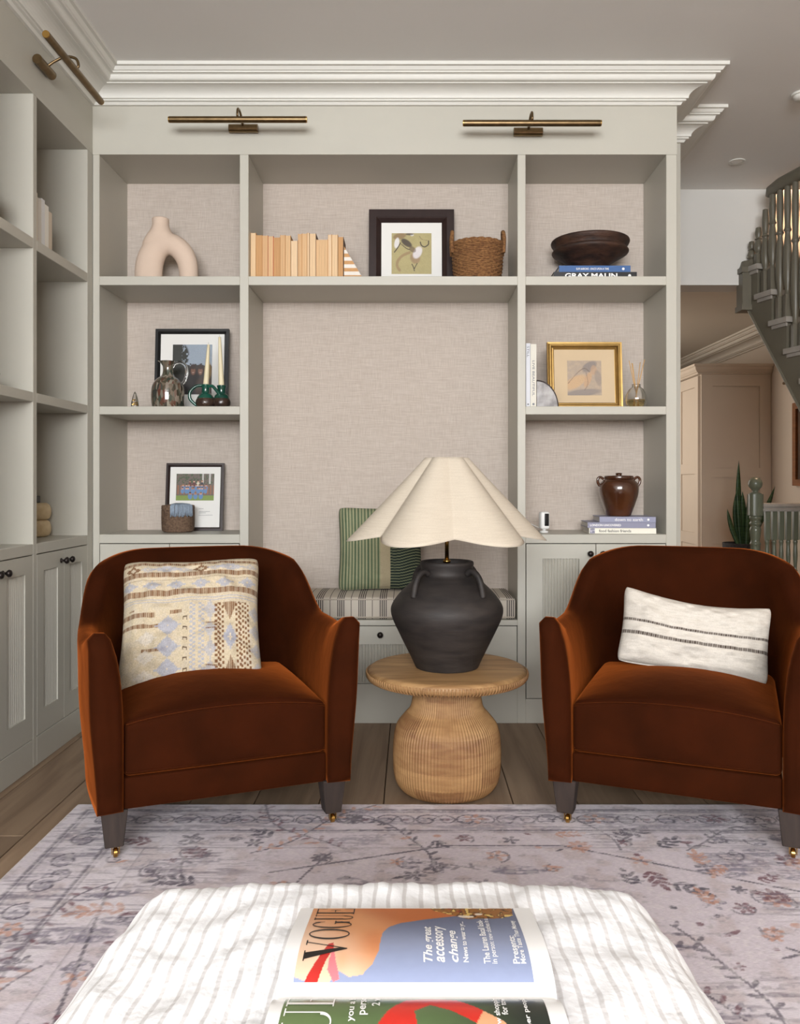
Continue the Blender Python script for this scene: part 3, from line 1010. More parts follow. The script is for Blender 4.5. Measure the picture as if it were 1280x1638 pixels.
KILIM = attr_mat('kilim_wool', rough=0.95, var=0.16, scale=260, bump=0.5, bscale=420)
p = link_mesh('cushion', pillow_mesh('cushion', .435, .43, .15, 200, 200, kilim, wrinkle=.014, seed=5), KILIM, smooth=True)
tag(p, 'square cream kilim cushion with brown bands and pale blue motifs', 'cushion')
p.location = (-0.684, 2.55, 0.540); p.rotation_euler = (math.radians(-30), math.radians(-1.0), math.radians(12))

def lumbar(U, V):
    C = np.ones(U.shape + (3,)) * linA((210, 203, 193))
    n = vnoise(U.shape, (120, 26), 31); C = blend(C, .45 * sstep(.5, .8, n), (190, 182, 170))
    for c in (.10, -.22):
        fr = .8 + .2 * np.sign(np.sin(U * 210))
        C = blend(C, (np.abs(V - c) < .042) * fr, (72, 60, 52))
    return C
LUMB = attr_mat('slubby_cotton', rough=0.95, var=0.07, scale=320, bump=0.35, bscale=380)
p = link_mesh('cushion', pillow_mesh('cushion', .450, .245, .13, 170, 90, lumbar, pinch=.05, sag=.10, wrinkle=.010, seed=9), LUMB, smooth=True)
tag(p, 'oblong cream cushion with two dark woven stripes', 'cushion')
p.location = (0.870, 2.52, 0.508); p.rotation_euler = (math.radians(-20), math.radians(7.5), math.radians(-12))

# ------------------------------------------------------------------ bench cushion and green cushion
bw = (c4 - c3) / 2 - .006
def bench_fn(x, y, z):
    return (x, y, z + .010 * (1 - (x / bw) ** 2) * (1 - (y / .16) ** 2) * ss((z + .03) / .06))
bm = rbox(bw, 0.158, 0.044, 0.014, 3, 24, fn=bench_fn)
me = bpy.data.meshes.new('bench_cushion'); bmesh.ops.recalc_face_normals(bm, faces=bm.faces); bm.to_mesh(me); bm.free()
def ticking_mat():
    m, nt, p = new_mat('striped_ticking'); p.inputs['Roughness'].default_value = .9
    tc = nt.nodes.new('ShaderNodeTexCoord'); sp = nt.nodes.new('ShaderNodeSeparateXYZ'); nt.links.new(tc.outputs['Object'], sp.inputs[0])
    a = nt.nodes.new('ShaderNodeMath'); a.operation = 'MULTIPLY_ADD'; a.inputs[1].default_value = 1 / .086; a.inputs[2].default_value = 50.2
    f = nt.nodes.new('ShaderNodeMath'); f.operation = 'FRACT'
    nt.links.new(sp.outputs['X'], a.inputs[0]); nt.links.new(a.outputs[0], f.inputs[0])
    r = nt.nodes.new('ShaderNodeValToRGB'); r.color_ramp.interpolation = 'CONSTANT'
    base, dk = (*lin((188, 179, 166)), 1), (*lin((58, 52, 52)), 1)
    el = r.color_ramp.elements
    el[0].position = 0; el[0].color = base; el[1].position = .04; el[1].color = dk
    for pos, c in ((.085, base), (.135, dk), (.18, base), (.23, dk), (.275, base), (.325, dk), (.37, base), (.68, dk), (.71, base)):
        q = el.new(pos); q.color = c
    nt.links.new(f.outputs[0], r.inputs['Fac']); nt.links.new(r.outputs['Color'], p.inputs['Base Color'])
    n = nt.nodes.new('ShaderNodeTexNoise'); n.inputs['Scale'].default_value = 400; nt.links.new(tc.outputs['Object'], n.inputs['Vector'])
    b = nt.nodes.new('ShaderNodeBump'); b.inputs['Strength'].default_value = .2; b.inputs['Distance'].default_value = .002
    nt.links.new(n.outputs['Fac'], b.inputs['Height']); nt.links.new(b.outputs['Normal'], p.inputs['Normal'])
    return m
TICK = ticking_mat()
bc = link_mesh('bench_cushion', me, TICK, smooth=True, loc=((c3 + c4) / 2, YF + 0.164, Z_BN + 0.0445))
tag(bc, 'long grey ticking-striped seat pad on the built-in bench', 'seat pad')
for zz in (-.034, .038):
    pts = [bench_fn(-bw + .008 + (2 * bw - .016) * k / 40, -.157, zz) for k in range(41)]
    obj('piping', tube([(a, b - .001, c) for a, b, c in pts], .003, 6), mat('pad_piping', (176, 166, 152), rough=.9, var=.1, scale=200), bc, smooth=True)

def green(U, V):
    C = np.ones(U.shape + (3,)) * linA((150, 150, 118))
    s = np.sin((U + 1) * 2 * math.pi * 13); C = blend(C, sstep(-.1, .4, s), (74, 94, 70))
    m = ((U > -.02) & (U < .22)).astype(float); C = blend(C, m, (166, 154, 126))
    m = (U >= .22).astype(float); C = blend(C, m, (34, 46, 40))
    s2 = np.sin((V + .06 * np.sin(U * 5)) * 2 * math.pi * 15); C = blend(C, m * sstep(.72, .92, s2), (150, 156, 120))
    return C
p = link_mesh('cushion', pillow_mesh('cushion', .37, .368, .12, 150, 150, green, pinch=.06, wrinkle=.007, seed=15),
              attr_mat('green_stripe_cotton', rough=.92, var=.08, scale=300, bump=.3), smooth=True)
tag(p, 'green striped cushion with a beige band on the bench seat pad', 'cushion')
p.location = (X(608) * 1.05, 3.530, 0.692); p.rotation_euler = (math.radians(-13), 0, math.radians(4))

# ------------------------------------------------------------------ side table
TX, TY = 0.1133, 2.605
def block_wood():
    """turned from glued blocks: patches of differing tone in rows, grain running round"""
    m, nt, p = new_mat('mango_wood'); p.inputs['Roughness'].default_value = .6
    tc = nt.nodes.new('ShaderNodeTexCoord'); sp = nt.nodes.new('ShaderNodeSeparateXYZ'); nt.links.new(tc.outputs['Object'], sp.inputs[0])
    an = nt.nodes.new('ShaderNodeMath'); an.operation = 'ARCTAN2'; nt.links.new(sp.outputs['Y'], an.inputs[0]); nt.links.new(sp.outputs['X'], an.inputs[1])
    def vec(ka, kz):
        a = nt.nodes.new('ShaderNodeMath'); a.operation = 'MULTIPLY'; a.inputs[1].default_value = ka; nt.links.new(an.outputs[0], a.inputs[0])
        z = nt.nodes.new('ShaderNodeMath'); z.operation = 'MULTIPLY'; z.inputs[1].default_value = kz; nt.links.new(sp.outputs['Z'], z.inputs[0])
        c = nt.nodes.new('ShaderNodeCombineXYZ'); nt.links.new(a.outputs[0], c.inputs[0]); nt.links.new(z.outputs[0], c.inputs[1]); return c
    b = nt.nodes.new('ShaderNodeTexBrick'); b.inputs['Scale'].default_value = 1; b.inputs['Mortar Size'].default_value = 0
    b.inputs['Brick Width'].default_value = .95; b.inputs['Row Height'].default_value = .30; b.offset = .37
    b.inputs['Color1'].default_value = (*lin((122, 82, 48)), 1); b.inputs['Color2'].default_value = (*lin((172, 132, 86)), 1)
    nt.links.new(vec(1.0, 6.0).outputs[0], b.inputs['Vector'])
    n = nt.nodes.new('ShaderNodeTexNoise'); n.inputs['Scale'].default_value = 1; n.inputs['Detail'].default_value = 6; n.inputs['Distortion'].default_value = .6
    nt.links.new(vec(2.2, 70.0).outputs[0], n.inputs['Vector'])
    r = nt.nodes.new('ShaderNodeValToRGB'); r.color_ramp.elements[0].position = .3; r.color_ramp.elements[1].position = .7
    r.color_ramp.elements[0].color = (*lin((118, 78, 46)), 1); r.color_ramp.elements[1].color = (*lin((178, 140, 94)), 1)
    nt.links.new(n.outputs['Fac'], r.inputs['Fac'])
    mx = nt.nodes.new('ShaderNodeMix'); mx.data_type = 'RGBA'; mx.inputs['Factor'].default_value = .38
    nt.links.new(b.outputs['Color'], mx.inputs['A']); nt.links.new(r.outputs['Color'], mx.inputs['B']); nt.links.new(mx.outputs['Result'], p.inputs['Base Color'])
    return m
ELM = block_wood()
ELMT = wood_mat('mango_wood_top', (138, 102, 64), (180, 142, 96), rough=0.55, scale=1.2, stretch=(2.4, 26, 14), rand=.03)
tb = thing('side_table', 'round mango wood side table with ribbed bulbous pedestal', 'side table', (TX, TY, 0))
prof = smooth_profile([(.122, .0015), (.143, .010), (.160, .032), (.168, .065), (.170, .12), (.168, .165), (.1645, .188), (.156, .212), (.134, .240), (.117, .260), (.110, .285), (.1055, .325), (.1045, .356)], 5)
NR = 100
bm = lathe([(0, .0015)] + prof + [(0, .356)], NR * 4, ripple=lambda a, z: 1 + .030 * abs(math.cos(a * NR / 2)) - .019)
obj('pedestal', bm, ELM, tb, smooth=True)
prof = [(0, .3565), (.20, .3565), (.232, .3585)]
for k in range(9):
    a = -math.pi / 2 + math.pi * k / 8
    prof.append((.2375 + .016 * math.cos(a), .3735 + .0165 * math.sin(a)))
prof += [(.20, .390), (0, .390)]
bm = lathe(prof, 300, ripple=None)
o = obj('table_top', bm, ELMT, tb, smooth=True)
bm = bmesh.new()                      # carved ribs on the underside rim
for k in range(150):
    a = 2 * math.pi * k / 150; ca, sa = math.cos(a), math.sin(a)
    pts = []
    for j in range(6):
        b = math.pi * (-.5 + .62 * j / 5)
        r_ = .2375 + .0185 * math.cos(b); z_ = .3735 + .0185 * math.sin(b)
        pts.append((r_ * ca, r_ * sa, z_))
    pts.insert(0, (.215 * ca, .215 * sa, .3568))
    tube(pts, .0028, 5, bm)
rb = obj('carved_rim', bm, ELM, tb, smooth=True); rb['kind'] = 'stuff'

# ------------------------------------------------------------------ table lamp
lamp = thing('table_lamp', 'black clay urn lamp with pleated cream shade on the round side table', 'table lamp', (TX, TY, .3905))
CLAY = mat('black_clay', (34, 30, 29), rough=.62, rgb2=(52, 46, 43), scale=9, bump=.15, bscale=18, bdist=.01, stretch=(1, 1, 4))
prof = smooth_profile([(.098, 0), (.101, .004), (.113, .030), (.134, .072), (.155, .115), (.172, .152), (.1785, .178), (.174, .200), (.155, .228), (.126, .258), (.100, .280), (.086, .291),
                       (.0815, .302), (.083, .316), (.0855, .328), (.083, .3345), (.076, .335), (.072, .328)], 5)
obj('urn', lathe([(0, 0)] + prof + [(.072, .29), (0, .29)], 72), CLAY, lamp, smooth=True)
for az in (-135, -45, 45, 135):
    a = math.radians(az); d = Vector((math.cos(a), math.sin(a), 0))
    P0 = [(.086, .300), (.101, .309), (.120, .304), (.136, .286), (.145, .260), (.150, .232)]
    pts = curve_pts([(d.x * r_, d.y * r_, z_) for r_, z_ in P0], 5)
    obj('handle', tube(pts, .0098, 10), CLAY, lamp, smooth=True)
obj('stem', tube([(0, 0, .29), (0, 0, .60)], .0065, 14), GOLDB, lamp, smooth=True)
bm = lathe([(0, .330), (.012, .330), (.012, .338), (.0065, .342)], 18); obj('stem_collar', bm, GOLDB, lamp, smooth=True)
def shade():
    n, m = 240, 26
    bm = bmesh.new()
    def ring(t, off):
        r = (.062 + (.283 - .062) * t ** 1.02) + off
        amp = .0070 + .030 * t
        out = []
        for i in range(n):
            a = 2 * math.pi * i / n
            w = -math.cos(6 * (a + math.radians(87)))
            w = (abs((w + 1) / 2) ** .62) * 2 - 1
            rr = r + amp * w
            out.append(bm.verts.new((rr * math.cos(a), rr * math.sin(a), .664 - .254 * t - .010 * w * t)))
        return out
    outer = [ring(k / m, 0) for k in range(m + 1)]
    inner = [ring(k / m, -.0025) for k in range(m + 1)]
    for R_ in (outer, inner):
        for A, C in zip(R_[:-1], R_[1:]):
            for i in range(n):
                j = (i + 1) % n; bm.faces.new((A[i], C[i], C[j], A[j]))
    for A, C in ((outer[0], inner[0]), (outer[-1], inner[-1])):
        for i in range(n):
            j = (i + 1) % n; bm.faces.new((A[i], A[j], C[j], C[i]))
    return bm
SHADE = weave_mat('cream_linen_shade', (194, 182, 165), (205, 194, 177), fx=500, fy=500, bump=.12)
sh = obj('lamp_shade', shade(), SHADE, lamp, smooth=True)
bm = tube([(.056 * math.cos(2 * math.pi * k / 30), .056 * math.sin(2 * math.pi * k / 30), .648) for k in range(30)], .002, 6, closed=True)
for k in range(3):
    a = 2 * math.pi * k / 3; tube([(0, 0, .60), (.056 * math.cos(a), .056 * math.sin(a), .648)], .0018, 6, bm)
obj('shade_ring', bm, GOLDB, sh, smooth=True)

# ------------------------------------------------------------------ ottoman
OX, OYN, OYF = -0.024, 0.26, 1.185
ot = thing('ottoman', 'large ottoman with a white puckered striped cotton cover', 'ottoman', (OX, (OYN + OYF) / 2, RT))
OHX, OHY, OHZ = 0.372, (OYF - OYN) / 2, 0.16
def ott_fn(x, y, z):
    # round the plan corners, puff the top, swell the sides
    ax, ay = x / OHX, y / OHY
    k = 1 - 0.085 * (abs(ax) ** 4) * (abs(ay) ** 4)
    up = ss((z + .05) / .2)
    dome = .020 * (1 - ax ** 2) * (1 - ay ** 2) * up
    rib = .0007 * math.sin((x) * 2 * math.pi / .0205) * (1 if z > 0 else .6)
    pk = .0035 * math.sin(x * 31 + 3 * math.sin(y * 9)) * math.sin(y * 27 + 2 * math.sin(x * 13)) + .0022 * math.sin(y * 63 + 5 * math.sin(x * 17)) * math.sin(x * 41 + y * 11)
    sw = 1 + .018 * (1 - (z / OHZ) ** 2)
    return (x * k * sw, y * k * sw, z + dome + (rib + pk) * up)
bm = rbox(OHX, OHY, OHZ, .062, 7, 150, fn=ott_fn)
m, nt, pb = new_mat('puckered_stripe_cotton')
pb.inputs['Roughness'].default_value = .95; pb.inputs['Sheen Weight'].default_value = .1
tc = nt.nodes.new('ShaderNodeTexCoord'); sp = nt.nodes.new('ShaderNodeSeparateXYZ')
nz = nt.nodes.new('ShaderNodeTexNoise'); nz.inputs['Scale'].default_value = 9; nz.inputs['Detail'].default_value = 2
nt.links.new(tc.outputs['Object'], nz.inputs['Vector']); nt.links.new(tc.outputs['Object'], sp.inputs[0])
ma = nt.nodes.new('ShaderNodeMath'); ma.operation = 'MULTIPLY_ADD'; ma.inputs[1].default_value = .016
nt.links.new(nz.outputs['Fac'], ma.inputs[0]); nt.links.new(sp.outputs['X'], ma.inputs[2])
mm = nt.nodes.new('ShaderNodeMath'); mm.operation = 'MULTIPLY'; mm.inputs[1].default_value = 2 * math.pi / .0205
nt.links.new(ma.outputs[0], mm.inputs[0])
sn = nt.nodes.new('ShaderNodeMath'); sn.operation = 'SINE'; nt.links.new(mm.outputs[0], sn.inputs[0])
mr = nt.nodes.new('ShaderNodeMapRange'); mr.inputs['From Min'].default_value = .55; mr.inputs['From Max'].default_value = .85
nt.links.new(sn.outputs[0], mr.inputs['Value'])
mx = nt.nodes.new('ShaderNodeMix'); mx.data_type = 'RGBA'
mx.inputs['A'].default_value = (*lin((234, 234, 236)), 1); mx.inputs['B'].default_value = (*lin((206, 203, 203)), 1)
nt.links.new(mr.outputs['Result'], mx.inputs['Factor']); nt.links.new(mx.outputs['Result'], pb.inputs['Base Color'])
n3 = nt.nodes.new('ShaderNodeTexNoise'); n3.inputs['Scale'].default_value = 55; n3.inputs['Detail'].default_value = 5
nt.links.new(tc.outputs['Object'], n3.inputs['Vector'])
bp = nt.nodes.new('ShaderNodeBump'); bp.inputs['Strength'].default_value = .35; bp.inputs['Distance'].default_value = .008
nt.links.new(n3.outputs['Fac'], bp.inputs['Height']); nt.links.new(bp.outputs['Normal'], pb.inputs['Normal'])
obj('cover', bm, m, ot, smooth=True, loc=(0, 0, .245))
for sx in (-1, 1):
    for sy in (-1, 1):
        obj('leg', lathe([(0, 0), (.016, 0), (.024, .09), (0, .09)], 20), LEGW, ot, loc=(sx * .31, sy * .37, 0), smooth=True)
OTZ = RT + .245 + OHZ + .0225

# ------------------------------------------------------------------ open magazine annual on the ottoman
def inpoly(x, y, poly):
    ins = np.zeros(x.shape, bool); n = len(poly)
    for i in range(n):
        x0, y0 = poly[i]; x1, y1 = poly[(i + 1) % n]
        c = ((y0 > y) != (y1 > y)) & (x < (x1 - x0) * (y - y0) / (y1 - y0 + 1e-12) + x0)
        ins ^= c
    return ins

MZ = OTZ + 0.0012
mag = thing('magazine_book', 'open book of fashion magazine covers lying on the white ottoman', 'book', (0.005, 0.822, MZ))
PA, PH = 0.192, 0.283
def page(t, b, s=1, lift=0.0):
    """t 0..1 from the spine to the fore edge, b 0..PH from page top (left) to foot; s=+1 far page, -1 near page"""
    z = .010 + .024 * np.sin(math.pi * np.asarray(t) ** .62) * (1 - .25 * np.asarray(t)) + .003 * (1 - np.asarray(t))
    return (b - PH / 2, s * PA * np.asarray(t), z + lift)
PAPER = mat('white_page', (240, 239, 238), rough=.32, var=.008, scale=3)
PAGES = mat('page_edges', (214, 210, 204), rough=.8, var=.06, scale=3, stretch=(1, 1, 300))
COVER = mat('book_cloth', (228, 226, 224), rough=.6, var=.02)
for s in (1, -1):
    nt_, nb = 40, 12
    bm = bmesh.new()
    top = [[bm.verts.new(page(i / (nt_ - 1), PH * j / (nb - 1), s)) for j in range(nb)] for i in range(nt_)]
    bot = [[bm.verts.new((PH * j / (nb - 1) - PH / 2, s * PA * i / (nt_ - 1) * (1.0), .0035)) for j in range(nb)] for i in range(nt_)]
    for i in range(nt_ - 1):
        for j in range(nb - 1):
            bm.faces.new((top[i][j], top[i][j + 1], top[i + 1][j + 1], top[i + 1][j]))
            bm.faces.new((bot[i][j], bot[i + 1][j], bot[i + 1][j + 1], bot[i][j + 1]))
    for i in range(nt_ - 1):
        for j in (0, nb - 1): bm.faces.new((top[i][j], top[i + 1][j], bot[i + 1][j], bot[i][j]))
    for j in range(nb - 1): bm.faces.new((top[-1][j], top[-1][j + 1], bot[-1][j + 1], bot[-1][j]))
    obj('pages', bm, PAPER, mag, smooth=False, angle=40)
obj('cover', B(-PH / 2 - .004, PH / 2 + .004, -PA - .005, PA + .005, 0, .0034, bevel=.001), COVER, mag)
PRINT = attr_mat('glossy_print', rough=.28, var=.02, scale=80)
INKD = mat('black_ink', (26, 20, 20), rough=.3, var=.02); INKW = mat('white_ink', (246, 244, 242), rough=.3, var=.01)

def print_grid(name, fn, t0, t1, b0, b1, s, nt_=150, nb=260):
    t = np.linspace(t0, t1, nt_); b = np.linspace(b0, b1, nb)
    Bg, Tg = np.meshgrid(b, t)
    S_ = (Tg - t0) / (t1 - t0); Q = (Bg - b0) / (b1 - b0)
    if s < 0: S_ = 1 - S_
    x, y, z = page(Tg, Bg, s, .0004)
    me = grid_mesh(name, np.stack([x, y, z], -1), nb, nt_, fn(Q, S_))
    if s < 0: me.flip_normals()
    return link_mesh(name, me, PRINT, mag, smooth=True)

def face_cover(Q, S_):
    sh = Q.shape
    C = np.ones(sh + (3,)) * linA((142, 152, 182))
    C = blend(C, sstep(.15, .95, S_), (92, 99, 124))
    skin = inpoly(Q, S_, [(0, .03), (.06, 0), (.14, -.02), (.185, .07), (.23, .03), (.285, .045), (.325, .12), (.35, .25), (.352, .38), (.36, .50), (.385, .60), (.44, .68), (.56, .76), (.70, .83),
                          (.80, .86), (.80, 1.1), (0, 1.1)])
    g = np.clip(.55 * Q / .4 + .75 * S_, 0, 1.3)
    SK = np.ones(sh + (3,)) * linA((228, 192, 164))
    SK = blend(SK, sstep(.25, .8, g), (216, 150, 102)); SK = blend(SK, sstep(.85, 1.2, g), (188, 106, 58))
    SK = blend(SK, .8 * np.exp(-(((Q - .33) / .07) ** 2 + ((S_ - .38) / .22) ** 2)), (206, 122, 68))
    SK = blend(SK, .55 * np.exp(-(((Q - .19) / .03) ** 2 + ((S_ - .16) / .1) ** 2)), (214, 158, 112))
    C = np.where(skin[..., None], SK, C)
    lip = inpoly(Q, S_, [(.045, 0), (.085, .15), (.125, .33), (.145, .345), (.15, .27), (.125, .15), (.10, .0)])
    C = blend(C, lip.astype(float), (186, 44, 38))
    lip = inpoly(Q, S_, [(.15, .28), (.165, .16), (.19, .02), (.165, 0), (.135, .08), (.14, .2)])
    C = blend(C, lip.astype(float), (222, 120, 128))
    jw = inpoly(Q, S_, [(.56, 1.1), (.60, .95), (.70, .84), (.76, .77), (.92, .78), (.985, .84), (1.0, 1.1)])
    n1 = vnoise(sh, (34, 60), 51); n2 = vnoise(sh, (16, 22), 52)
    J = np.ones(sh + (3,)) * linA((150, 98, 46))
    J = blend(J, sstep(.5, .62, n1), (66, 40, 28)); J = blend(J, sstep(.70, .78, n1), (226, 190, 110))
    J = blend(J, sstep(.82, .88, n2), (222, 208, 192)); J = blend(J, 1 - sstep(.14, .20, n2), (146, 36, 36))
    C = np.where(jw[..., None], J, C)
    return C
T0, T1, B0_, B1_ = .072, .985, .016, .262
print_grid('cover_print', face_cover, T0, T1, B0_, B1_, 1)

def green_cover(Q, S_):
    sh = Q.shape
    C = np.ones(sh + (3,)) * linA((98, 118, 74))
    C = blend(C, sstep(.05, .4, Q) * .5, (72, 96, 58)); C = blend(C, sstep(.5, .95, Q), (38, 44, 38))
    arm = inpoly(Q, S_, [(.30, .30), (.34, .62), (.40, .80), (.47, .93), (.56, .97), (.66, .93), (.76, .80), (.73, .70), (.64, .80), (.56, .86), (.50, .80), (.52, .6), (.50, .3)])
    C = blend(C, arm.astype(float), (208, 44, 32))
    arm = inpoly(Q, S_, [(.50, .52), (.56, .60), (.70, .56), (.66, .30), (.48, .30)]); C = blend(C, arm.astype(float), (196, 38, 30))
    hand = inpoly(Q, S_, [(.73, .70), (.76, .80), (.84, .70), (.83, .45), (.76, .45)]); C = blend(C, hand.astype(float), (222, 164, 122))
    n = vnoise(sh, (40, 80), 61)
    br = inpoly(Q, S_, [(.755, .64), (.845, .68), (.85, .54), (.76, .50)]); C = np.where(br[..., None], blend(np.ones(sh + (3,)) * linA((222, 150, 36)), sstep(.5, .7, n), (250, 214, 96)), C)
    return C
print_grid('cover_print', green_cover, .03, .985, B0_ - .003, B1_ + .004, -1, 110, 220)

def didone(ch):
    """high-contrast capitals as polygons in a unit box (x right, y up)"""
    th, hs = .30, .028
    def oval(x0, x1, y0, y1, rev=False, n=28):
        p = [((x0 + x1) / 2 + (x1 - x0) / 2 * math.cos(2 * math.pi * k / n), (y0 + y1) / 2 + (y1 - y0) / 2 * math.sin(2 * math.pi * k / n)) for k in range(n)]
        return p
    R = lambda x0, x1, y0, y1: [(x0, y0), (x1, y0), (x1, y1), (x0, y1)]
    if ch == 'V': return [[(.06, 1), (.34, 1), (.60, .12), (.52, 0)], [(.86, 1), (.90, 1), (.56, 0), (.52, 0)], R(0, .44, 1 - hs, 1), R(.72, 1, 1 - hs, 1)]
    def ring(x0, x1, y0, y1, thick, a0=0, a1=2 * math.pi, n=40):
        q = []
        for k in range(n):
            a, b = a0 + (a1 - a0) * k / n, a0 + (a1 - a0) * (k + 1) / n
            def po(a): return ((x0 + x1) / 2 + (x1 - x0) / 2 * math.cos(a), (y0 + y1) / 2 + (y1 - y0) / 2 * math.sin(a))
            def pi_(a): return ((x0 + x1) / 2 + ((x1 - x0) / 2 - thick) * math.cos(a), (y0 + y1) / 2 + ((y1 - y0) / 2 - hs) * math.sin(a))
            q.append([po(a), po(b), pi_(b), pi_(a)])
        return q
    if ch == 'O': return ring(0, 1, 0, 1, .14)
    if ch == 'G': return ring(0, .95, 0, 1, .14, math.radians(40), math.radians(335)) + [R(.70, .86, .06, .44), R(.54, 1, .44 - hs, .44), R(.80, .84, .70, .96)]
    if ch == 'U': return [R(.12, .28, .25, 1), R(.80, .85, .25, 1), R(0, .46, 1 - hs, 1), R(.68, .98, 1 - hs, 1)] + ring(.10, .85, 0, .5, .12, math.pi, 2 * math.pi, 20)
    return [R(.14, .30, 0, 1), R(0, .95, 0, hs), R(0, .95, 1 - hs, 1), R(.38, .72, .5, .5 + hs), R(.90, .95, 0, .27), R(.90, .95, .73, 1), R(.68, .73, .38, .64)]

def masthead(name, word, reads, b_base, hgt, s, material):
    """reads: (t0, t1) of every letter along the reading direction"""
    bm = bmesh.new()
    for ch, (ta, tb_) in zip(word, reads):
        for poly in didone(ch):
            P_ = []
            n = len(poly)
            for k in range(n):
                (xa, ya), (xb, yb) = poly[k], poly[(k + 1) % n]
                sub = max(1, int(max(abs(xb - xa) * 6, abs(yb - ya) * 6)))
                for q in range(sub): P_.append((xa + (xb - xa) * q / sub, ya + (yb - ya) * q / sub))
            vs = []
            for (px_, py_) in P_:
                t = ta + (tb_ - ta) * px_
                tt = t if s > 0 else -t
                x, y, z = page(tt, b_base - py_ * hgt, s, .0010)
                vs.append(bm.verts.new((x, float(y), float(z))))
            try: bm.faces.new(vs)
            except ValueError: pass
    return obj(name, bm, material, mag)
masthead('masthead', 'VOGUE', [(.20, .41), (.42, .58), (.595, .73), (.745, .85), (.862, .975)], .0675, .0455, 1, INKD)
masthead('masthead', 'UE', [(-.42, -.20), (-.185, -.035)], .062, .046, -1, INKW)

def line_on_page(body, t0, t1, u_base, hgt, s=1, bold=.02, shear=0.0, material=None):
    xb = (u_base - VPX) / F_PX * (.875 if s > 0 else .79)
    b_base = xb - .005 + PH / 2
    def fn(x, y):
        t = t0 + x
        X_, Y_, Z_ = page(t if s > 0 else -t, b_base - y, s, .0010)
        return Vector((X_, float(Y_), float(Z_)))
    return lettering('printed_line', body, t1 - t0, hgt, material or INKW, mag, None, bold=bold, shear=shear, fn=fn)
line_on_page('The great', .19, .62, 696, .0125, bold=.02, shear=.28)
line_on_page('accessory', .19, .63, 717, .0125, bold=.02, shear=.28)
line_on_page('change', .19, .55, 737, .0125, bold=.02, shear=.28)
line_on_page('News to wear to yr...', .19, .71, 751, .0072)
line_on_page('The Lauren Bacall look-', .18, .74, 783, .0072)
line_on_page('in person: new clothes in a', .18, .77, 796, .0075, bold=.01)
line_on_page('Presents:', .18, .47, 829, .0072)
line_on_page('More Taste Than Money', .18, .73, 841, .0072)
line_on_page('Have you a b', -.50, -.06, 571, .0085, -1)
line_on_page('perso', -.26, -.05, 590, .008, -1)
line_on_page('2 w', -.18, -.05, 608, .008, -1)
line_on_page('New shopping', -.40, -.05, 800, .007, -1)
line_on_page('for town', -.26, -.05, 810, .006, -1)
line_on_page('other people', -.42, -.05, 845, .006, -1)

# ------------------------------------------------------------------ things on the shelves
def on(u, y): return (u - VPX) / F_PX * y
E = 0.0006
S1, S2, S3 = Z_S1 + E, Z_S2 + E, Z_CT + E

# arch vase
vt = thing('arch_vase', 'matt blush arch-shaped vase with short neck', 'vase', (on(266, 3.47), 3.47, S1))
STONE = mat('blush_bisque', (214, 192, 174), rough=.85, var=.03, scale=8, bump=.08, bscale=120)
bm = bmesh.new()
SC_ = 1 / 376.0
# outer outline and leg hole, measured from the photograph (units: px about the vase's foot centre)
def vase_half(pts_c, n=20):
    """skin of round sections along a centre line: (x, z, half width, half depth)"""
    rings = []
    for i, (x_, z_, w_, d_) in enumerate(pts_c):
        a = pts_c[max(i - 1, 0)]; b = pts_c[min(i + 1, len(pts_c) - 1)]
        t = Vector((b[0] - a[0], 0, b[1] - a[1])).normalized(); nn = Vector((t.z, 0, -t.x))
        rings.append([bm.verts.new(Vector((x_, 0, z_)) + nn * (w_ * math.cos(2 * math.pi * k / n)) + Vector((0, d_ * math.sin(2 * math.pi * k / n), 0))) for k in range(n)])
    for A, C in zip(rings[:-1], rings[1:]):
        for k in range(n):
            j = (k + 1) % n; bm.faces.new((A[k], A[j], C[j], C[k]))
    bm.faces.new(rings[0]); bm.faces.new(list(reversed(rings[-1])))
q = SC_
arch = [(-27 * q, 0, 21 * q, .038), (-28 * q, 20 * q, 22 * q, .043), (-25 * q, 40 * q, 21.5 * q, .045), (-16 * q, 57 * q, 20 * q, .045), (-1 * q, 65 * q, 18 * q, .044), (13 * q, 63 * q, 17 * q, .042), (25 * q, 53 * q, 16.5 * q, .040),
        (33 * q, 38 * q, 16 * q, .038), (36 * q, 20 * q, 15 * q, .036), (36 * q, 0, 14 * q, .034)]
vase_half(smooth_profile(arch, 5), 28)
nk = lathe([(0, 56 * q)] + smooth_profile([(28 * q, 56 * q), (29 * q, 66 * q), (24 * q, 76 * q), (17 * q, 86 * q), (13.2 * q, 95 * q), (13.6 * q, 106 * q)], 4) + [(0, 106 * q)], 32)
for v in nk.verts: v.co.y *= .50 + .50 * ss((v.co.z / q - 60) / 34)
merge(bm, nk, Matrix.Translation((-9 * q, 0, 0)))
body = obj('body', bm, STONE, vt, smooth=True)
rm = body.modifiers.new('union', 'REMESH'); rm.mode = 'VOXEL'; rm.voxel_size = .0028; rm.use_smooth_shade = True
sm_ = body.modifiers.new('soften', 'SMOOTH'); sm_.iterations = 10; sm_.factor = .6
obj('mouth', lathe([(0, 105.8 * q), (10.5 * q, 105.8 * q), (10.5 * q, 106.6 * q), (0, 106.6 * q)], 32), mat('vase_shadow_bore', (150, 132, 118), rough=.9, var=.03), vt, loc=(-9 * q, 0, 0))

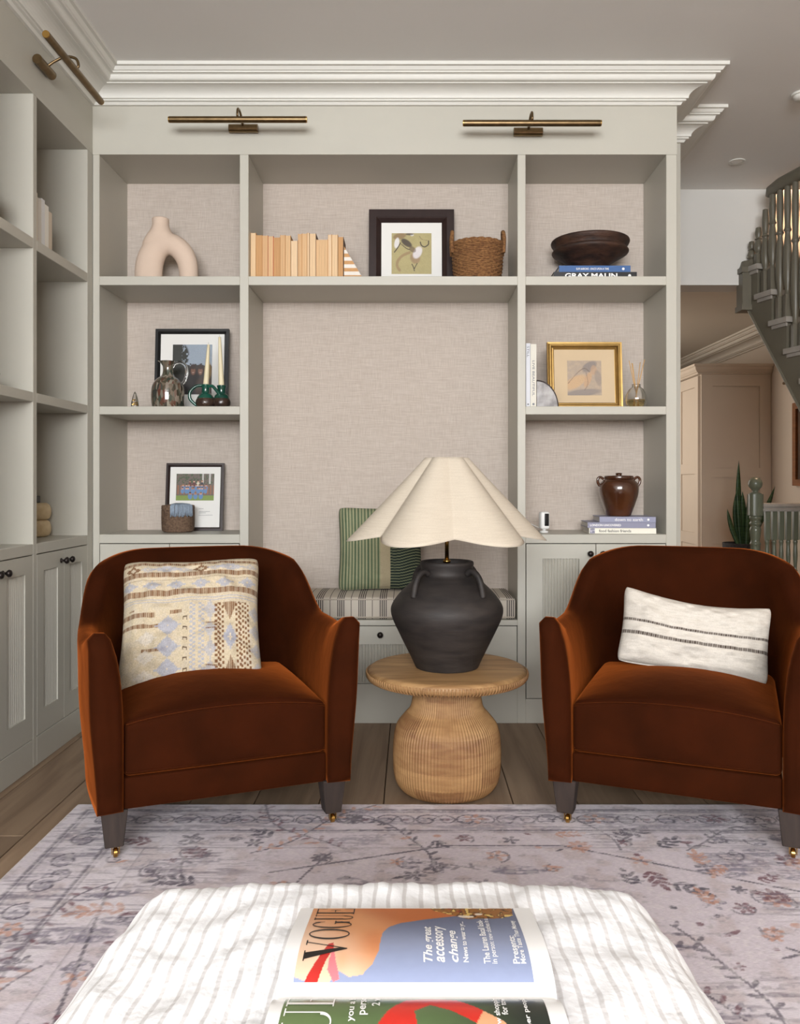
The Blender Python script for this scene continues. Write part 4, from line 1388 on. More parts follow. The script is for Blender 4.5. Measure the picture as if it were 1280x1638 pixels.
# paperbacks with their page edges to the room
BOOKC = [(220, 190, 152), (206, 168, 126), (224, 196, 160), (194, 150, 104), (212, 176, 134)]
edge_mats = [mat('yellowed_pages', c, rough=.9, var=.10, scale=2.0, stretch=(260, 6, 3), bump=.25, bscale=2.0) for c in BOOKC]
cover_mats = [mat('paperback_cover', c, rough=.6, var=.05) for c in ((198, 150, 96), (96, 66, 48), (190, 60, 44), (222, 214, 200), (60, 54, 52))]
bx_px = [58, 82, 110, 136, 160, 190, 213, 237, 269, 287, 310, 320, 350, 403, 420, 447, 472]
bt_px = [200, 210, 212, 215, 220, 210, 212, 235, 205, 203, 200, 203, 230, 208, 208, 218]
looks = ['pale cream', 'light tan', 'buff', 'sandy', 'honey tan', 'straw', 'wheat', 'amber', 'biscuit', 'oat', 'thin cream', 'dusty tan', 'thick caramel', 'slim sand', 'golden buff', 'toffee']
for i in range(16):
    yb = 3.352 + random.uniform(0, .008)
    x0 = on(380 + bx_px[i] / 2.783, yb); x1 = on(380 + bx_px[i + 1] / 2.783, yb) - .0006
    ztop = at(0, 300 + bt_px[i] / 2.783, yb)[1] - S1
    pos = 'at the upright end of the row' if i == 0 else ('beside the striped bookend' if i == 15 else '%s from the upright end of the row' % ['second', 'third', 'fourth', 'fifth', 'sixth', 'seventh', 'eighth', 'ninth', 'tenth', 'eleventh', 'twelfth', 'thirteenth', 'fourteenth', 'fifteenth'][i - 1])
    b = thing('paperback', 'paperback with tan page edges outwards, %s' % pos, 'book', ((x0 + x1) / 2, yb, S1), group='paperbacks shelved page edges outwards')
    w = (x1 - x0) / 2; ct = .0011
    obj('page_block', B(-w + ct, w - ct, .001, .118, .0012, ztop - .002), edge_mats[(i * 3 + i // 4) % 5], b)
    bm = bmesh.new()
    box(bm, -w, -w + ct, 0, .121, 0, ztop); box(bm, w - ct, w, 0, .121, 0, ztop); box(bm, -w, w, .119, .1215, 0, ztop)
    obj('cover', bm, cover_mats[0 if i not in (3, 7, 11, 15) else (2 if i == 3 else 1)], b)

# striped wedge bookend
be = thing('bookend', 'triangular bookend striped in white and tan beside the paperbacks', 'bookend', (on(550.3, 3.36), 3.36, S1))
hgt = at(0, 394, 3.36)[1] - S1; wid = on(581, 3.36) - on(550.3, 3.36)
TAN = mat('tan_stripe', (196, 150, 102), rough=.8, var=.06, scale=60); WST = mat('white_stripe', (228, 222, 214), rough=.8, var=.03, scale=60)
nS = 9
for k in range(nS):
    za, zb = hgt * k / nS, hgt * (k + 1) / nS
    xa, xb = wid * (1 - k / nS), wid * (1 - (k + 1) / nS)
    obj('stripe', prism([(0.0005, za), (xa, za), (max(xb, .0008), zb), (0.0005, zb)], 0, .11, axis='y'), TAN if k % 2 == 0 else WST, be)

# ---- picture frames
def frame_obj(name, label, cx, y, z, w, h, bar, lean, frame_mat, matt, pic, pw, ph, pz, depth=.018, slope=0.0, rotz=0.0, nx=90, ny=90, inner=None, cat='picture', parts=None, rib=None):
    """leaning frame: base front edge at (cx, y, z); pic(U, V) colours of a pw x ph picture whose centre sits pz above the frame's foot"""
    t = thing(name, label, cat, (cx, y, z), rot=(math.radians(-lean), 0, rotz))
    prof = rib or [(0, 0), (0, depth), (bar, depth), (bar, depth * (1 - slope) * .55), (bar * .55, 0)]
    # prof: (distance inwards from the outer edge, depth away from the viewer)
    bm = bmesh.new()
    cs = [(-w / 2, 0, 1, 1), (w / 2, 0, -1, 1), (w / 2, h, -1, -1), (-w / 2, h, 1, -1)]
    rings = [[bm.verts.new((x + sx * d, dd, zz + sz * d)) for d, dd in prof] for x, zz, sx, sz in cs]
    m_ = len(prof)
    for a in range(4):
        A, C = rings[a], rings[(a + 1) % 4]
        for k in range(m_):
            j = (k + 1) % m_; bm.faces.new((A[k], A[j], C[j], C[k]))
    obj('frame', bm, frame_mat, t)
    yb = depth * .62
    if inner: 
        pass
    obj('mount_board', B(-w / 2 + bar * .8, w / 2 - bar * .8, yb, yb + .004, bar * .8, h - bar * .8), matt, t)
    u = np.linspace(-1, 1, nx); v = np.linspace(-1, 1, ny); U, V = np.meshgrid(u, v)
    P_ = np.stack([U * pw / 2, np.full_like(U, yb - .0006), pz + V * ph / 2], -1)
    link_mesh('picture', grid_mesh('picture', P_, nx, ny, pic(U, V)), PRINT2, t)
    return t
PRINT2 = attr_mat('matt_print', rough=.5, var=.05, scale=200)
ESP = mat('espresso_wood', (44, 30, 28), rough=.35, var=.15, scale=12, stretch=(2, 2, 2))
MATW = mat('white_mount_board', (232, 231, 227), rough=.85, var=.01)
def blobm(U, V, cx, cy, a, b, ang=0, soft=.5):
    dx, dy = U - cx, V - cy; p = dx * math.cos(ang) + dy * math.sin(ang); q_ = -dx * math.sin(ang) + dy * math.cos(ang)
    return 1 - sstep(1 - soft, 1 + soft * .4, (p / a) ** 2 + (q_ / b) ** 2)
def strokem(U, V, pts, w):
    m_ = np.zeros_like(U)
    P_ = smooth_profile(pts, 12)
    for x_, y_ in P_: m_ = np.maximum(m_, blobm(U, V, x_, y_, w, w))
    return m_
def sketch(U, V):
    C = np.ones(U.shape + (3,)) * linA((176, 164, 116)); n = vnoise(U.shape, (14, 14), 71)
    C = blend(C, .3 * n, (160, 148, 100))
    C = blend(C, .75 * strokem(U, V, [(-.1, .05), (-.45, -.1), (-.68, -.35), (-.72, -.6), (-.6, -.82)], .07), (150, 122, 88))
    C = blend(C, .7 * blobm(U, V, -.6, .85, .35, .16, .2), (128, 96, 66)); C = blend(C, .9 * blobm(U, V, -.74, .52, .13, .28, -.2), (226, 224, 224))
    C = blend(C, .75 * blobm(U, V, .18, -.22, .26, .3, .4), (150, 120, 92)); C = blend(C, .9 * blobm(U, V, .3, .05, .22, .34, -.5), (224, 218, 220))
    C = blend(C, .9 * blobm(U, V, -.25, .52, .34, .16, -.6), (58, 46, 44)); C = blend(C, .7 * blobm(U, V, .05, .2, .2, .14, -.6), (96, 72, 58))
    for pts, w in (([(-.55, .52), (-.72, .25), (-.86, .07)], .028), ([(-.5, .45), (-.25, .25), (-.1, .2)], .022), ([(.85, .62), (.84, .45), (.66, .33), (.5, .4), (.44, .56)], .03),
                   ([(.02, -.52), (.1, -.68), (.14, -.84)], .024), ([(.28, -.48), (.2, -.62), (.14, -.74)], .02), ([(.4, .85), (.52, .7), (.8, .64)], .010)):
        C = blend(C, .92 * strokem(U, V, pts, w), (40, 32, 34))
    C = blend(C, .9 * blobm(U, V, .02, .92, .1, .07), (226, 224, 220)); C = blend(C, .8 * blobm(U, V, -.1, .95, .22, .06), (70, 58, 54))
    return C
wF = 137 / F_PX * 3.565
frame_obj('framed_sketch', 'wide dark brown frame with a brushed ink animal sketch on olive paper', on(658.5, 3.56), 3.555, S1, wF, .362, .054, 5, ESP, MATW, sketch, .175, .184, .169, depth=.03, nx=110, ny=110,
          rib=[(0, 0), (0, .03), (.054, .03), (.054, .018), (.038, .004), (.032, 0)])

# seagrass basket
bt = thing('basket', 'small woven seagrass basket with two loop handles', 'basket', (on(764, 3.435), 3.435, S1))
def weave_basket(parent, prof, n_round, strand, material, nseg=72, amp=.0022, period=18):
    bm = bmesh.new(); P_ = smooth_profile(prof, 6)
    zs = np.linspace(P_[0][1], P_[-1][1], n_round)
    zz = np.array([p_[1] for p_ in P_]); rr = np.array([p_[0] for p_ in P_])
    for i, z in enumerate(zs):
        r_ = np.interp(z, zz, rr)
        pts = []
        for k in range(nseg):
            a = 2 * math.pi * k / nseg
            rad = r_ + amp * math.sin(a * period + (i % 2) * math.pi)
            pts.append((rad * math.cos(a), rad * math.sin(a), z + .0006 * math.sin(a * 7 + i)))
        tube(pts, strand, 6, bm, closed=True)
    lathe([(0, .002), (P_[0][0], .002)] + [(p_[0] - strand * .8, p_[1]) for p_ in P_], 48, bm)
    return obj('woven_body', bm, material, parent, smooth=True)
SEAG = mat('seagrass', (150, 108, 66), rough=.85, rgb2=(104, 68, 40), scale=90, bump=.4, bscale=240, stretch=(1, 1, 2))
w_ = weave_basket(bt, [(.092, .004), (.099, .05), (.102, .10), (.104, .145)], 20, .0047, SEAG); w_['kind'] = 'stuff'
bm = bmesh.new()
for i in range(2):
    pts = [(.105 * math.cos(2 * math.pi * k / 60), .105 * math.sin(2 * math.pi * k / 60), .150 + .007 * i + .002 * math.sin(k * 2.1)) for k in range(60)]
    tube(pts, .0068, 7, bm, closed=True)
obj('rim', bm, SEAG, bt, smooth=True)
for s in (-1, 1):
    pts = curve_pts([(s * .106, -.028, .120), (s * .109, -.028, .175), (s * .107, -.018, .204), (s * .106, 0, .213), (s * .107, .018, .204), (s * .109, .028, .175), (s * .106, .028, .120)], 5)
    obj('handle', tube(pts, .0085, 9), SEAG, bt, smooth=True)

# ---- books lying flat, and standing
def flat_book(label, x0, x1, y, z, th, depth, cmat, text, tmat, tx0, tx1, thh, rot=0.0, extra=None, group=None, bold=.02, dot=True):
    w = x1 - x0
    t = thing('book', label, 'book', (x1, y, z), rot, group)
    ct = .0022
    bm = bmesh.new(); box(bm, -w, 0, 0, depth, 0, ct); box(bm, -w, 0, 0, depth, th - ct, th); box(bm, -w, 0, 0, .0025, ct, th - ct)
    obj('cover', bm, cmat, t)
    obj('page_block', B(-w + .003, -.003, .0025, depth - .003, ct, th - ct), PAGES, t)
    M = lambda a, b: Matrix.Translation((-w + a, -.0006, b)) @ Matrix.Rotation(math.radians(90), 4, 'X')
    lettering('spine_lettering', text, (tx1 - tx0), thh, tmat, t, M(tx0, (th - thh) / 2), bold=bold)
    if dot:
        d = lathe([(0, 0), (th * .2, 0), (th * .2, .0004), (0, .0004)], 16)
        bmesh.ops.transform(d, matrix=Matrix.Translation((-.030, -.0002, th / 2)) @ Matrix.Rotation(math.radians(90), 4, 'X'), verts=d.verts)
        obj('spine_emblem', d, tmat, t)
    return t
BLUE = mat('blue_cloth', (58, 96, 150), rough=.5, var=.04); NAVY = mat('black_jacket', (26, 26, 30), rough=.4, var=.05)
yb = 3.372
flat_book('black-spined book with bold white capitals under the blue book and wooden bowl', on(886, yb), on(1019, yb), yb, S1, .031, .25, NAVY, 'GRAY MALIN', INKW, .046, .262, .0205, bold=.03)
flat_book('blue-spined book lying on the black book below the wooden bowl', on(895, yb), on(1009.5, yb), yb + .006, S1 + .0316, .027, .24, BLUE, 'SLIM AARONS : ONCE UPON A TIME', INKW, .070, .205, .0085, bold=.01)
bw_ = thing('bowl', 'dark carved wooden bowl with a ridged rim resting on two books', 'bowl', (on(944, 3.50), 3.50, S1 + .0316 + .0276))
DKW = mat('dark_carved_wood', (70, 46, 34), rough=.6, rgb2=(40, 28, 24), scale=14, bump=.35, bscale=40, stretch=(1, 1, 3))
prof = smooth_profile([(.054, 0), (.060, .004), (.083, .032), (.118, .055), (.150, .073), (.1595, .081), (.161, .088), (.1555, .094), (.1515, .099), (.154, .106), (.161, .116), (.1655, .126), (.163, .134), (.156, .136)], 4)
obj('body', lathe([(0, 0)] + prof + [(.145, .11), (.10, .05), (0, .03)], 80), DKW, bw_, smooth=True)

def standing_book(label, x0, x1, y, z, h, depth, cmat, text, tmat, th_, tz0, tz1, spine='-y', emblem=True):
    t = thing('book', label, 'book', (x0, y, z))
    w = x1 - x0; ct = .002
    bm = bmesh.new(); box(bm, 0, ct, 0, depth, 0, h); box(bm, w - ct, w, 0, depth, 0, h); box(bm, ct, w - ct, 0, .0022, 0, h)
    obj('cover', bm, cmat, t)
    obj('page_block', B(ct, w - ct, .0022, depth - .003, .003, h - .003), PAGES, t)
    # reads downwards
    M = Matrix.Translation(((w - th_) / 2, -.0006, tz1)) @ Matrix.Rotation(math.radians(90), 4, 'X') @ Matrix.Rotation(math.radians(-90), 4, 'Z')
    lettering('spine_lettering', text, tz1 - tz0, th_, tmat, t, M, bold=.01)
    if emblem:
        d = lathe([(0, 0), (w * .2, 0), (w * .2, .0004), (0, .0004)], 14)
        bmesh.ops.transform(d, matrix=Matrix.Translation((w / 2, -.0002, .012)) @ Matrix.Rotation(math.radians(90), 4, 'X'), verts=d.verts)
        obj('spine_emblem', d, tmat, t)
    return t
GREYB = mat('pale_grey_jacket', (214, 216, 222), rough=.5, var=.02); OATB = mat('oat_jacket', (214, 210, 198), rough=.5, var=.02)
INKG = mat('grey_ink', (120, 122, 128), rough=.5, var=.02)
standing_book('pale grey upright book beside the gold frame, lettered STILL', on(841.5, 3.36), on(848.4, 3.36), 3.36, S2, .262, .20, GREYB, 'STILL', INKG, .0095, .205, .250)
standing_book('oat-coloured upright book lettered LIVE BEAUTIFUL', on(848.9, 3.355), on(858.2, 3.355), 3.355, S2, .258, .20, OATB, 'LIVE BEAUTIFUL', INKG, .0095, .045, .190)

ag = thing('bookend', 'half-round grey agate bookend with dark rim beside the upright books', 'bookend', (on(859, 3.40), 3.40, S2))
RA = .108
arc = [(RA * math.sin(math.pi / 2 * k / 20) * .84, RA * 1.08 * math.cos(math.pi / 2 * k / 20)) for k in range(21)]
AGA = mat('agate', (170, 166, 164), rough=.25, rgb2=(118, 112, 112), scale=26, coat=.3); AGR = mat('agate_rind', (58, 48, 46), rough=.7, var=.2, scale=40)
obj('slab', prism([(0, 0)] + [(a * .95, b * .95) for a, b in arc], 0, .03, axis='y'), AGA, ag)
rim = bmesh.new()
pts_o, pts_i = arc, [(a * .952, b * .952) for a, b in arc]
vo = [[rim.verts.new((a, y_, b)) for a, b in pts_o] for y_ in (-.001, .031)]; vi = [[rim.verts.new((a, y_, b)) for a, b in pts_i] for y_ in (-.001, .031)]
for k in range(20):
    rim.faces.new((vo[0][k], vo[0][k + 1], vi[0][k + 1], vi[0][k])); rim.faces.new((vo[1][k], vi[1][k], vi[1][k + 1], vo[1][k + 1]))
    rim.faces.new((vo[0][k], vo[1][k], vo[1][k + 1], vo[0][k + 1])); rim.faces.new((vi[0][k], vi[0][k + 1], vi[1][k + 1], vi[1][k]))
obj('rind', rim, AGR, ag)

# gold frame
GOLD = mat('gilded_wood', (156, 126, 74), rough=.34, metal=.8, var=.10, scale=18)
TANB = mat('tan_mount_board', (206, 184, 152), rough=.85, var=.02)
def figure_sketch(U, V):
    C = np.ones(U.shape + (3,)) * linA((176, 156, 134)); n = vnoise(U.shape, (20, 12), 81)
    C = blend(C, .5 * n, (150, 138, 128))
    C = blend(C, .8 * blobm(U, V, -.55, -.25, .75, .34, .5), (196, 160, 118)); C = blend(C, .75 * blobm(U, V, .2, -.1, .5, .2, 1.2), (188, 150, 112))
    C = blend(C, .8 * blobm(U, V, .3, .65, .5, .28, .5), (122, 114, 112)); C = blend(C, .7 * blobm(U, V, .55, .45, .2, .3), (180, 146, 116))
    C = blend(C, .75 * blobm(U, V, -.1, -.85, 1.1, .22, .1), (124, 116, 114)); C = blend(C, .6 * blobm(U, V, .8, .0, .2, .5, .2), (138, 126, 118))
    C = blend(C, .8 * strokem(U, V, [(-.95, -.3), (-.4, .3), (.0, .55), (.3, .35)], .03), (110, 92, 80)); C = blend(C, .7 * strokem(U, V, [(.1, .3), (.2, -.3), (.0, -.7)], .025), (112, 94, 82))
    return C
frame_obj('framed_sketch', 'gilt frame with a faded figure sketch in a tan mount', on(936, 3.47), 3.455, S2, .318, .290, .034, 5, GOLD, TANB, figure_sketch, .145, .150, .137, depth=.024,
          rib=[(0, .004), (0, .024), (.034, .024), (.034, .016), (.028, .014), (.0265, .008), (.022, .009), (.016, .0), (.010, .0), (.007, .005)])

# reed diffuser
CLEAR = mat('clear_glass', (250, 250, 248), rough=.02, trans=1.0, var=.001, ior=1.45)
LIQ = mat('amber_oil', (236, 214, 150), rough=.02, trans=.95, var=.001, ior=1.33)
rd = thing('reed_diffuser', 'round ribbed glass reed diffuser with six pale reeds', 'diffuser', (on(1018, 3.42), 3.42, S2))
fl = lambda a, z: 1 + .03 * abs(math.cos(a * 8))
prof = smooth_profile([(.020, .001), (.034, .006), (.0425, .030), (.041, .055), (.030, .078), (.019, .088), (.0165, .094), (.0175, .100)], 4)
inn = [(r_ - .003, z_ + (.003 if i == 0 else 0)) for i, (r_, z_) in enumerate(prof)]
obj('bottle', lathe([(0, .001)] + prof + list(reversed(inn)) + [(0, .005)], 64, ripple=fl), CLEAR, rd, smooth=True)
obj('fragrance_oil', lathe([(0, .007), (.028, .009), (.0365, .028), (.0362, .036), (0, .036)], 40), LIQ, rd, smooth=True)
REED = mat('rattan_reed', (210, 168, 112), rough=.7, var=.06, scale=40)
for (dx, dy, h_) in ((-.030, .00, .200), (.036, .004, .205), (.020, .012, .195), (-.012, .014, .19), (.028, -.01, .185), (-.022, -.012, .188)):
    obj('reed', tube([(-dx * .35, -dy * .3, .010), (dx, dy, h_)], .0016, 6), REED, rd, smooth=True)

# framed photograph, black frame
def couple(U, V):
    C = np.ones(U.shape + (3,)) * linA((146, 158, 172)); n = vnoise(U.shape, (26, 22), 91)
    C = blend(C, (V < .20 + .14 * (n - .5)).astype(float), (50, 48, 44))
    C = blend(C, ((U + .5 * n < -.35) & (V > -.2) & (V + .5 * (n - .5) < 1.4)).astype(float), (40, 42, 36)); C = blend(C, blobm(U, V, -.65, .55, .5, .55, 0, .3) * (n > .38), (38, 40, 34))
    C = blend(C, blobm(U, V, .1, -.7, .62, .62), (34, 28, 28)); C = blend(C, blobm(U, V, .62, -.75, .5, .5), (60, 44, 34)); C = blend(C, blobm(U, V, .8, -.05, .2, .4) * .6, (150, 118, 62))
    for cx in (.05, .42):
        C = blend(C, blobm(U, V, cx, -.02, .19, .26), (52, 34, 28)); C = blend(C, blobm(U, V, cx, -.06, .12, .17), (122, 86, 70)); C = blend(C, blobm(U, V, cx, .10, .15, .10), (52, 36, 30)); C = blend(C, blobm(U, V, cx, -.12, .055, .018), (190, 168, 156))
    return C
frame_obj('framed_photograph', 'black frame with a photograph of two people behind the glass jug', on(305.5, 3.55), 3.545, S2, 118 / F_PX * 3.55, .362, .021, 4, BLACK, MATW, couple, .172, .22, .185, depth=.02)

# coloured glass jug
jg = thing('glass_jug', 'mottled brown and green glass jug with clear loop handle', 'jug', (on(269, 3.42), 3.42, S2))
m, nt, pb = new_mat('mottled_glass')
pb.inputs['Roughness'].default_value = .06; pb.inputs['Coat Weight'].default_value = .6; pb.inputs['Coat Roughness'].default_value = .03
tc = nt.nodes.new('ShaderNodeTexCoord'); mp = nt.nodes.new('ShaderNodeMapping'); mp.inputs['Scale'].default_value = (95, 95, 38)
vo_ = nt.nodes.new('ShaderNodeTexVoronoi'); vo_.inputs['Scale'].default_value = 1.0
nt.links.new(tc.outputs['Object'], mp.inputs[0]); nt.links.new(mp.outputs[0], vo_.inputs['Vector'])
rp = nt.nodes.new('ShaderNodeValToRGB'); rp.color_ramp.interpolation = 'LINEAR'
cols = [(46, 40, 34), (84, 78, 62), (96, 56, 46), (150, 144, 130), (40, 42, 40), (72, 80, 68), (110, 98, 84)]
rp.color_ramp.elements[0].color = (*lin(cols[0]), 1); rp.color_ramp.elements[1].position = .15; rp.color_ramp.elements[1].color = (*lin(cols[1]), 1)
for k in range(2, 7):
    e = rp.color_ramp.elements.new(.15 + .14 * (k - 1)); e.color = (*lin(cols[k]), 1)
sx_ = nt.nodes.new('ShaderNodeSeparateColor'); nt.links.new(vo_.outputs['Color'], sx_.inputs[0])
nt.links.new(sx_.outputs[0], rp.inputs['Fac']); nt.links.new(rp.outputs['Color'], pb.inputs['Base Color'])
prof = smooth_profile([(.055, .0), (.064, .004), (.068, .030), (.068, .070), (.063, .098), (.048, .120), (.028, .136), (.022, .150), (.0215, .172), (.027, .190), (.031, .197)], 5)
bm = lathe([(0, 0)] + prof + [(.027, .196), (.0185, .172), (.0185, .15), (0, .14)], 48)
for v in bm.verts:                       # pinched lip
    if v.co.z > .185 and v.co.x < 0: v.co.x *= 1.0 + .35 * (v.co.z - .185) / .012; 
obj('body', bm, m, jg, smooth=True)
pts = curve_pts([(.020, 0, .165), (.030, 0, .186), (.052, 0, .193), (.073, 0, .178), (.078, 0, .148), (.070, 0, .118), (.060, 0, .104)], 6)
obj('handle', tube(pts, .0062, 12), CLEAR, jg, smooth=True)

# green glazed double candle holder
ch = thing('candle_holder', 'green and brown glazed pottery holder with two tapered ivory candles', 'candle holder', (on(336, 3.41), 3.41, S2))
GLZ = mat('green_glaze', (22, 84, 68), rough=.12, rgb2=(14, 56, 46), scale=14, coat=.6)
BRZ = mat('brown_glaze', (74, 56, 44), rough=.25, rgb2=(46, 34, 30), scale=30, coat=.4, bump=.3, bscale=60)
def blobby(cx, sx, h, cz=0):
    return lathe(smooth_profile([(sx * .75, 0), (sx, .014), (sx * 1.0, .030), (sx * .7, .050), (.018, .062), (.0165, .072), (.0165, .090), (.019, .097), (.016, .099), (.0135, .092)], 4), 30)
for cx, sx, hz, cx2 in ((-.018, .040, 1.0, -.018), (.048, .036, .96, .048)):
    lo = bmesh.new(); merge(lo, lathe(smooth_profile([(sx * .75, 0), (sx, .013), (sx * 1.02, .028), (sx * .9, .040)], 4) + [(0, .040)], 30), Matrix.Translation((cx, 0, 0)))
    obj('bowl', lo, BRZ, ch, smooth=True)
    up = bmesh.new(); merge(up, lathe([(sx * .92, .036)] + smooth_profile([(sx * .86, .044), (.026, .056), (.0165, .066), (.0165, .085), (.019, .0965), (.016, .099), (.0125, .094), (.0125, .080)], 4) + [(0, .080)], 30), Matrix.Translation((cx, 0, 0)) @ Matrix.Diagonal((1, 1, hz, 1)))
    obj('cup', up, GLZ, ch, smooth=True)
obj('handle', tube(curve_pts([(-.030, -.01, .094), (-.055, -.012, .090), (-.078, -.014, .068), (-.080, -.014, .040), (-.062, -.012, .018), (-.05, -.01, .012)], 6), .0068, 10), GLZ, ch, smooth=True)
obj('handle', tube(curve_pts([(-.004, -.014, .088), (.014, -.02, .090), (.030, -.022, .074), (.046, -.024, .052)], 6), .0068, 10), GLZ, ch, smooth=True)
IVORY = mat('ivory_wax', (226, 214, 180), rough=.5, var=.02, scale=20); WICK = mat('wick', (190, 186, 170), rough=.9, var=.1)
for cx, tx_, h_ in ((-.018, -.006, .265), (.048, .040, .296)):
    pts = [(cx + (tx_ - cx) * k / 10, 0, .082 + (h_ - .082) * k / 10) for k in range(11)]
    c = obj('candle', tube(pts, [.0125 - .0072 * k / 10 for k in range(11)], 14), IVORY, ch, smooth=True)
    obj('wick', tube([(tx_, 0, h_), (tx_ - .001, 0, h_ + .010)], .0008, 5), WICK, c)

# tiny glass cone with gold leaf
fg = thing('glass_ornament', 'tiny clear glass cone with gold leaf inside', 'ornament', (on(216, 3.42), 3.42, S2))
obj('cone', lathe(smooth_profile([(.016, 0), (.0165, .010), (.013, .034), (.006, .060), (.001, .070)], 4) + [(0, .071)], 24), CLEAR, fg, smooth=True)
lf_ = bmesh.new()
for k in range(10):
    a = random.uniform(0, 6.28); z_ = random.uniform(.006, .032); r_ = random.uniform(.001, .007)
    box(lf_, r_ * math.cos(a) - .003, r_ * math.cos(a) + .003, r_ * math.sin(a) - .001, r_ * math.sin(a) + .001, z_, z_ + .006)
obj('gold_leaf', lf_, GOLD, fg)

# framed school photograph
def school(U, V):
    C = np.ones(U.shape + (3,)) * linA((104, 92, 84)); n = vnoise(U.shape, (24, 40), 101)
    C = blend(C, sstep(.5, .7, n) * (V > .2), (70, 84, 58)); C = blend(C, ((np.sin(U * 40) > .2) & (V < .15) & (V > -.55)).astype(float), (150, 96, 66))
    C = blend(C, ((np.sin(U * 17 + 1) > .7) & (V > .25) & (U > .15)).astype(float) * .8, (206, 204, 200)); C = blend(C, (V < -.62).astype(float), (120, 142, 62))
    r_ = random.Random(5)
    for row_, (vy, n_, sc_) in enumerate(((.42, 4, .9), (.12, 8, 1.0), (-.10, 9, 1.0), (-.48, 3, 1.25))):
        for k in range(n_):
            cx = -.72 + 1.36 * (k + .5) / n_ + r_.uniform(-.04, .04); cx = cx if n_ > 4 else -.34 + .85 * (k + .3) / n_
            C = blend(C, blobm(U, V, cx, vy - .20, .10 * sc_, .20 * sc_), (92, 130, 176) if row_ else r_.choice(((60, 60, 70), (206, 198, 176), (96, 50, 50))))
            C = blend(C, blobm(U, V, cx, vy, .055 * sc_, .085 * sc_), r_.choice(((196, 150, 126), (168, 118, 92), (206, 164, 140))))
            C = blend(C, blobm(U, V, cx, vy + .07, .055 * sc_, .045 * sc_), r_.choice(((70, 50, 38), (128, 92, 60), (44, 34, 30))))
    return C
sf = frame_obj('framed_photograph', 'narrow dark brown frame with a group photograph above a printed caption', on(309, 3.56), 3.562, S3, 93 / F_PX * 3.565, .297, .016, 6.5, ESP, MATW, school, .166, .118, .192, depth=.016, nx=140, ny=100)
for k, (wd, zz) in enumerate(((.020, .096), (.048, .084), (.030, .078), (.060, .068))):
    obj('caption_line', B(.02, .02 + wd, .0088, .0093, zz, zz + .0014), INKG, sf)

# woven pot with a blue tassel
wp = thing('woven_pot', 'small brown woven lidded pot with a blue-grey tassel', 'pot', (on(285, 3.48), 3.48, S3))
WOV = mat('brown_cane', (128, 104, 84), rough=.8, rgb2=(92, 72, 58), scale=120, bump=.3, bscale=300)
w_ = weave_basket(wp, [(.058, .003), (.064, .010), (.066, .05), (.066, .092)], 26, .0022, WOV, 80, .0012, 30); w_['kind'] = 'stuff'
lid = obj('lid', lathe([(0, .094), (.067, .094), (.0685, .098), (.0685, .110), (.066, .114), (.030, .118), (0, .119)], 48), WOV, wp, smooth=False, angle=35)
TAS = mat('blue_grey_yarn', (142, 156, 172), rough=.95, var=.12, scale=200)
bm = bmesh.new()
for k in range(46):
    a = math.radians(-60 + 80 * (k / 45 - .5) + random.uniform(-1, 1)); ca, sa = math.cos(a), math.sin(a); L = random.uniform(.040, .048)
    tube([(.020 * ca, .020 * sa, .122), (.058 * ca, .058 * sa, .119), (.071 * ca, .071 * sa, .112), (.0715 * ca, .0715 * sa, .090), (.0712 * ca + random.uniform(-.002, .002), .0712 * sa, .113 - L)], .0017, 5, bm)
ts = obj('tassel', bm, TAS, wp, smooth=True); ts['kind'] = 'stuff'

# white home camera
cm = thing('home_camera', 'small white cylindrical home camera on the shelf below the upright books', 'camera', (on(870.5, 3.44), 3.44, S3), math.radians(14))
WPL = mat('white_plastic', (232, 232, 230), rough=.35, var=.01)
obj('base', lathe([(0, 0), (.017, 0), (.018, .002), (.018, .006), (.012, .008), (.007, .010), (.007, .014), (0, .014)], 32), WPL, cm, angle=40)
bd = rbox(.0195, .0185, .037, .010, 4, 2); bmesh.ops.translate(bd, vec=(0, 0, .051), verts=bd.verts); obj('body', bd, WPL, cm, smooth=True)
fc = rbox(.0095, .002, .026, .0018, 2, 2); bmesh.ops.translate(fc, vec=(.004, -.0185, .054), verts=fc.verts); obj('lens_panel', fc, BLACK, cm, smooth=True)
obj('cable', tube(curve_pts([(-.012, .018, .018), (-.03, .05, .03), (-.055, .10, .052), (-.08, .14, .062)], 6), .0014, 6), WPL, cm, smooth=True)

# stacked books and brown jar
LAV = mat('lavender_grey_jacket', (146, 148, 172), rough=.45, var=.03); LAV2 = mat('slate_lilac_jacket', (136, 136, 158), rough=.45, var=.03); CRM = mat('cream_jacket', (232, 228, 214), rough=.45, var=.02)
INKB = mat('dark_ink', (40, 40, 44), rough=.5, var=.02)
yb = 3.350; rr_ = math.radians(-4)
b1 = flat_book('cream-spined book lettered food fashion friends, bottom of the stack below the brown jar', on(944, yb), on(1050, yb), yb, S3, .0225, .20, CRM, 'food fashion friends', INKB, .040, .170, .0115, rot=rr_, dot=False, bold=.012)
obj('spine_photo', B(-.268, -.248, -.0006, 0, .001, .0215), mat('spine_photo', (70, 72, 100), rough=.4, rgb2=(190, 186, 200), scale=120), b1)
flat_book('slate-lilac book lettered LONDON UNCOVERED in the middle of the stack', on(942, yb), on(1049.5, yb), yb + .004, S3 + .0231, .0225, .205, LAV2, 'LONDON UNCOVERED', INKW, .010, .135, .0088, rot=rr_, bold=.02)
flat_book('lavender-grey book lettered down to earth, directly below the brown jar', on(961, yb), on(1050, yb), yb + .006, S3 + .0462, .0225, .19, LAV, 'down to earth', INKW, .062, .175, .0115, rot=rr_, bold=.0)
JZ = S3 + .0462 + .0231
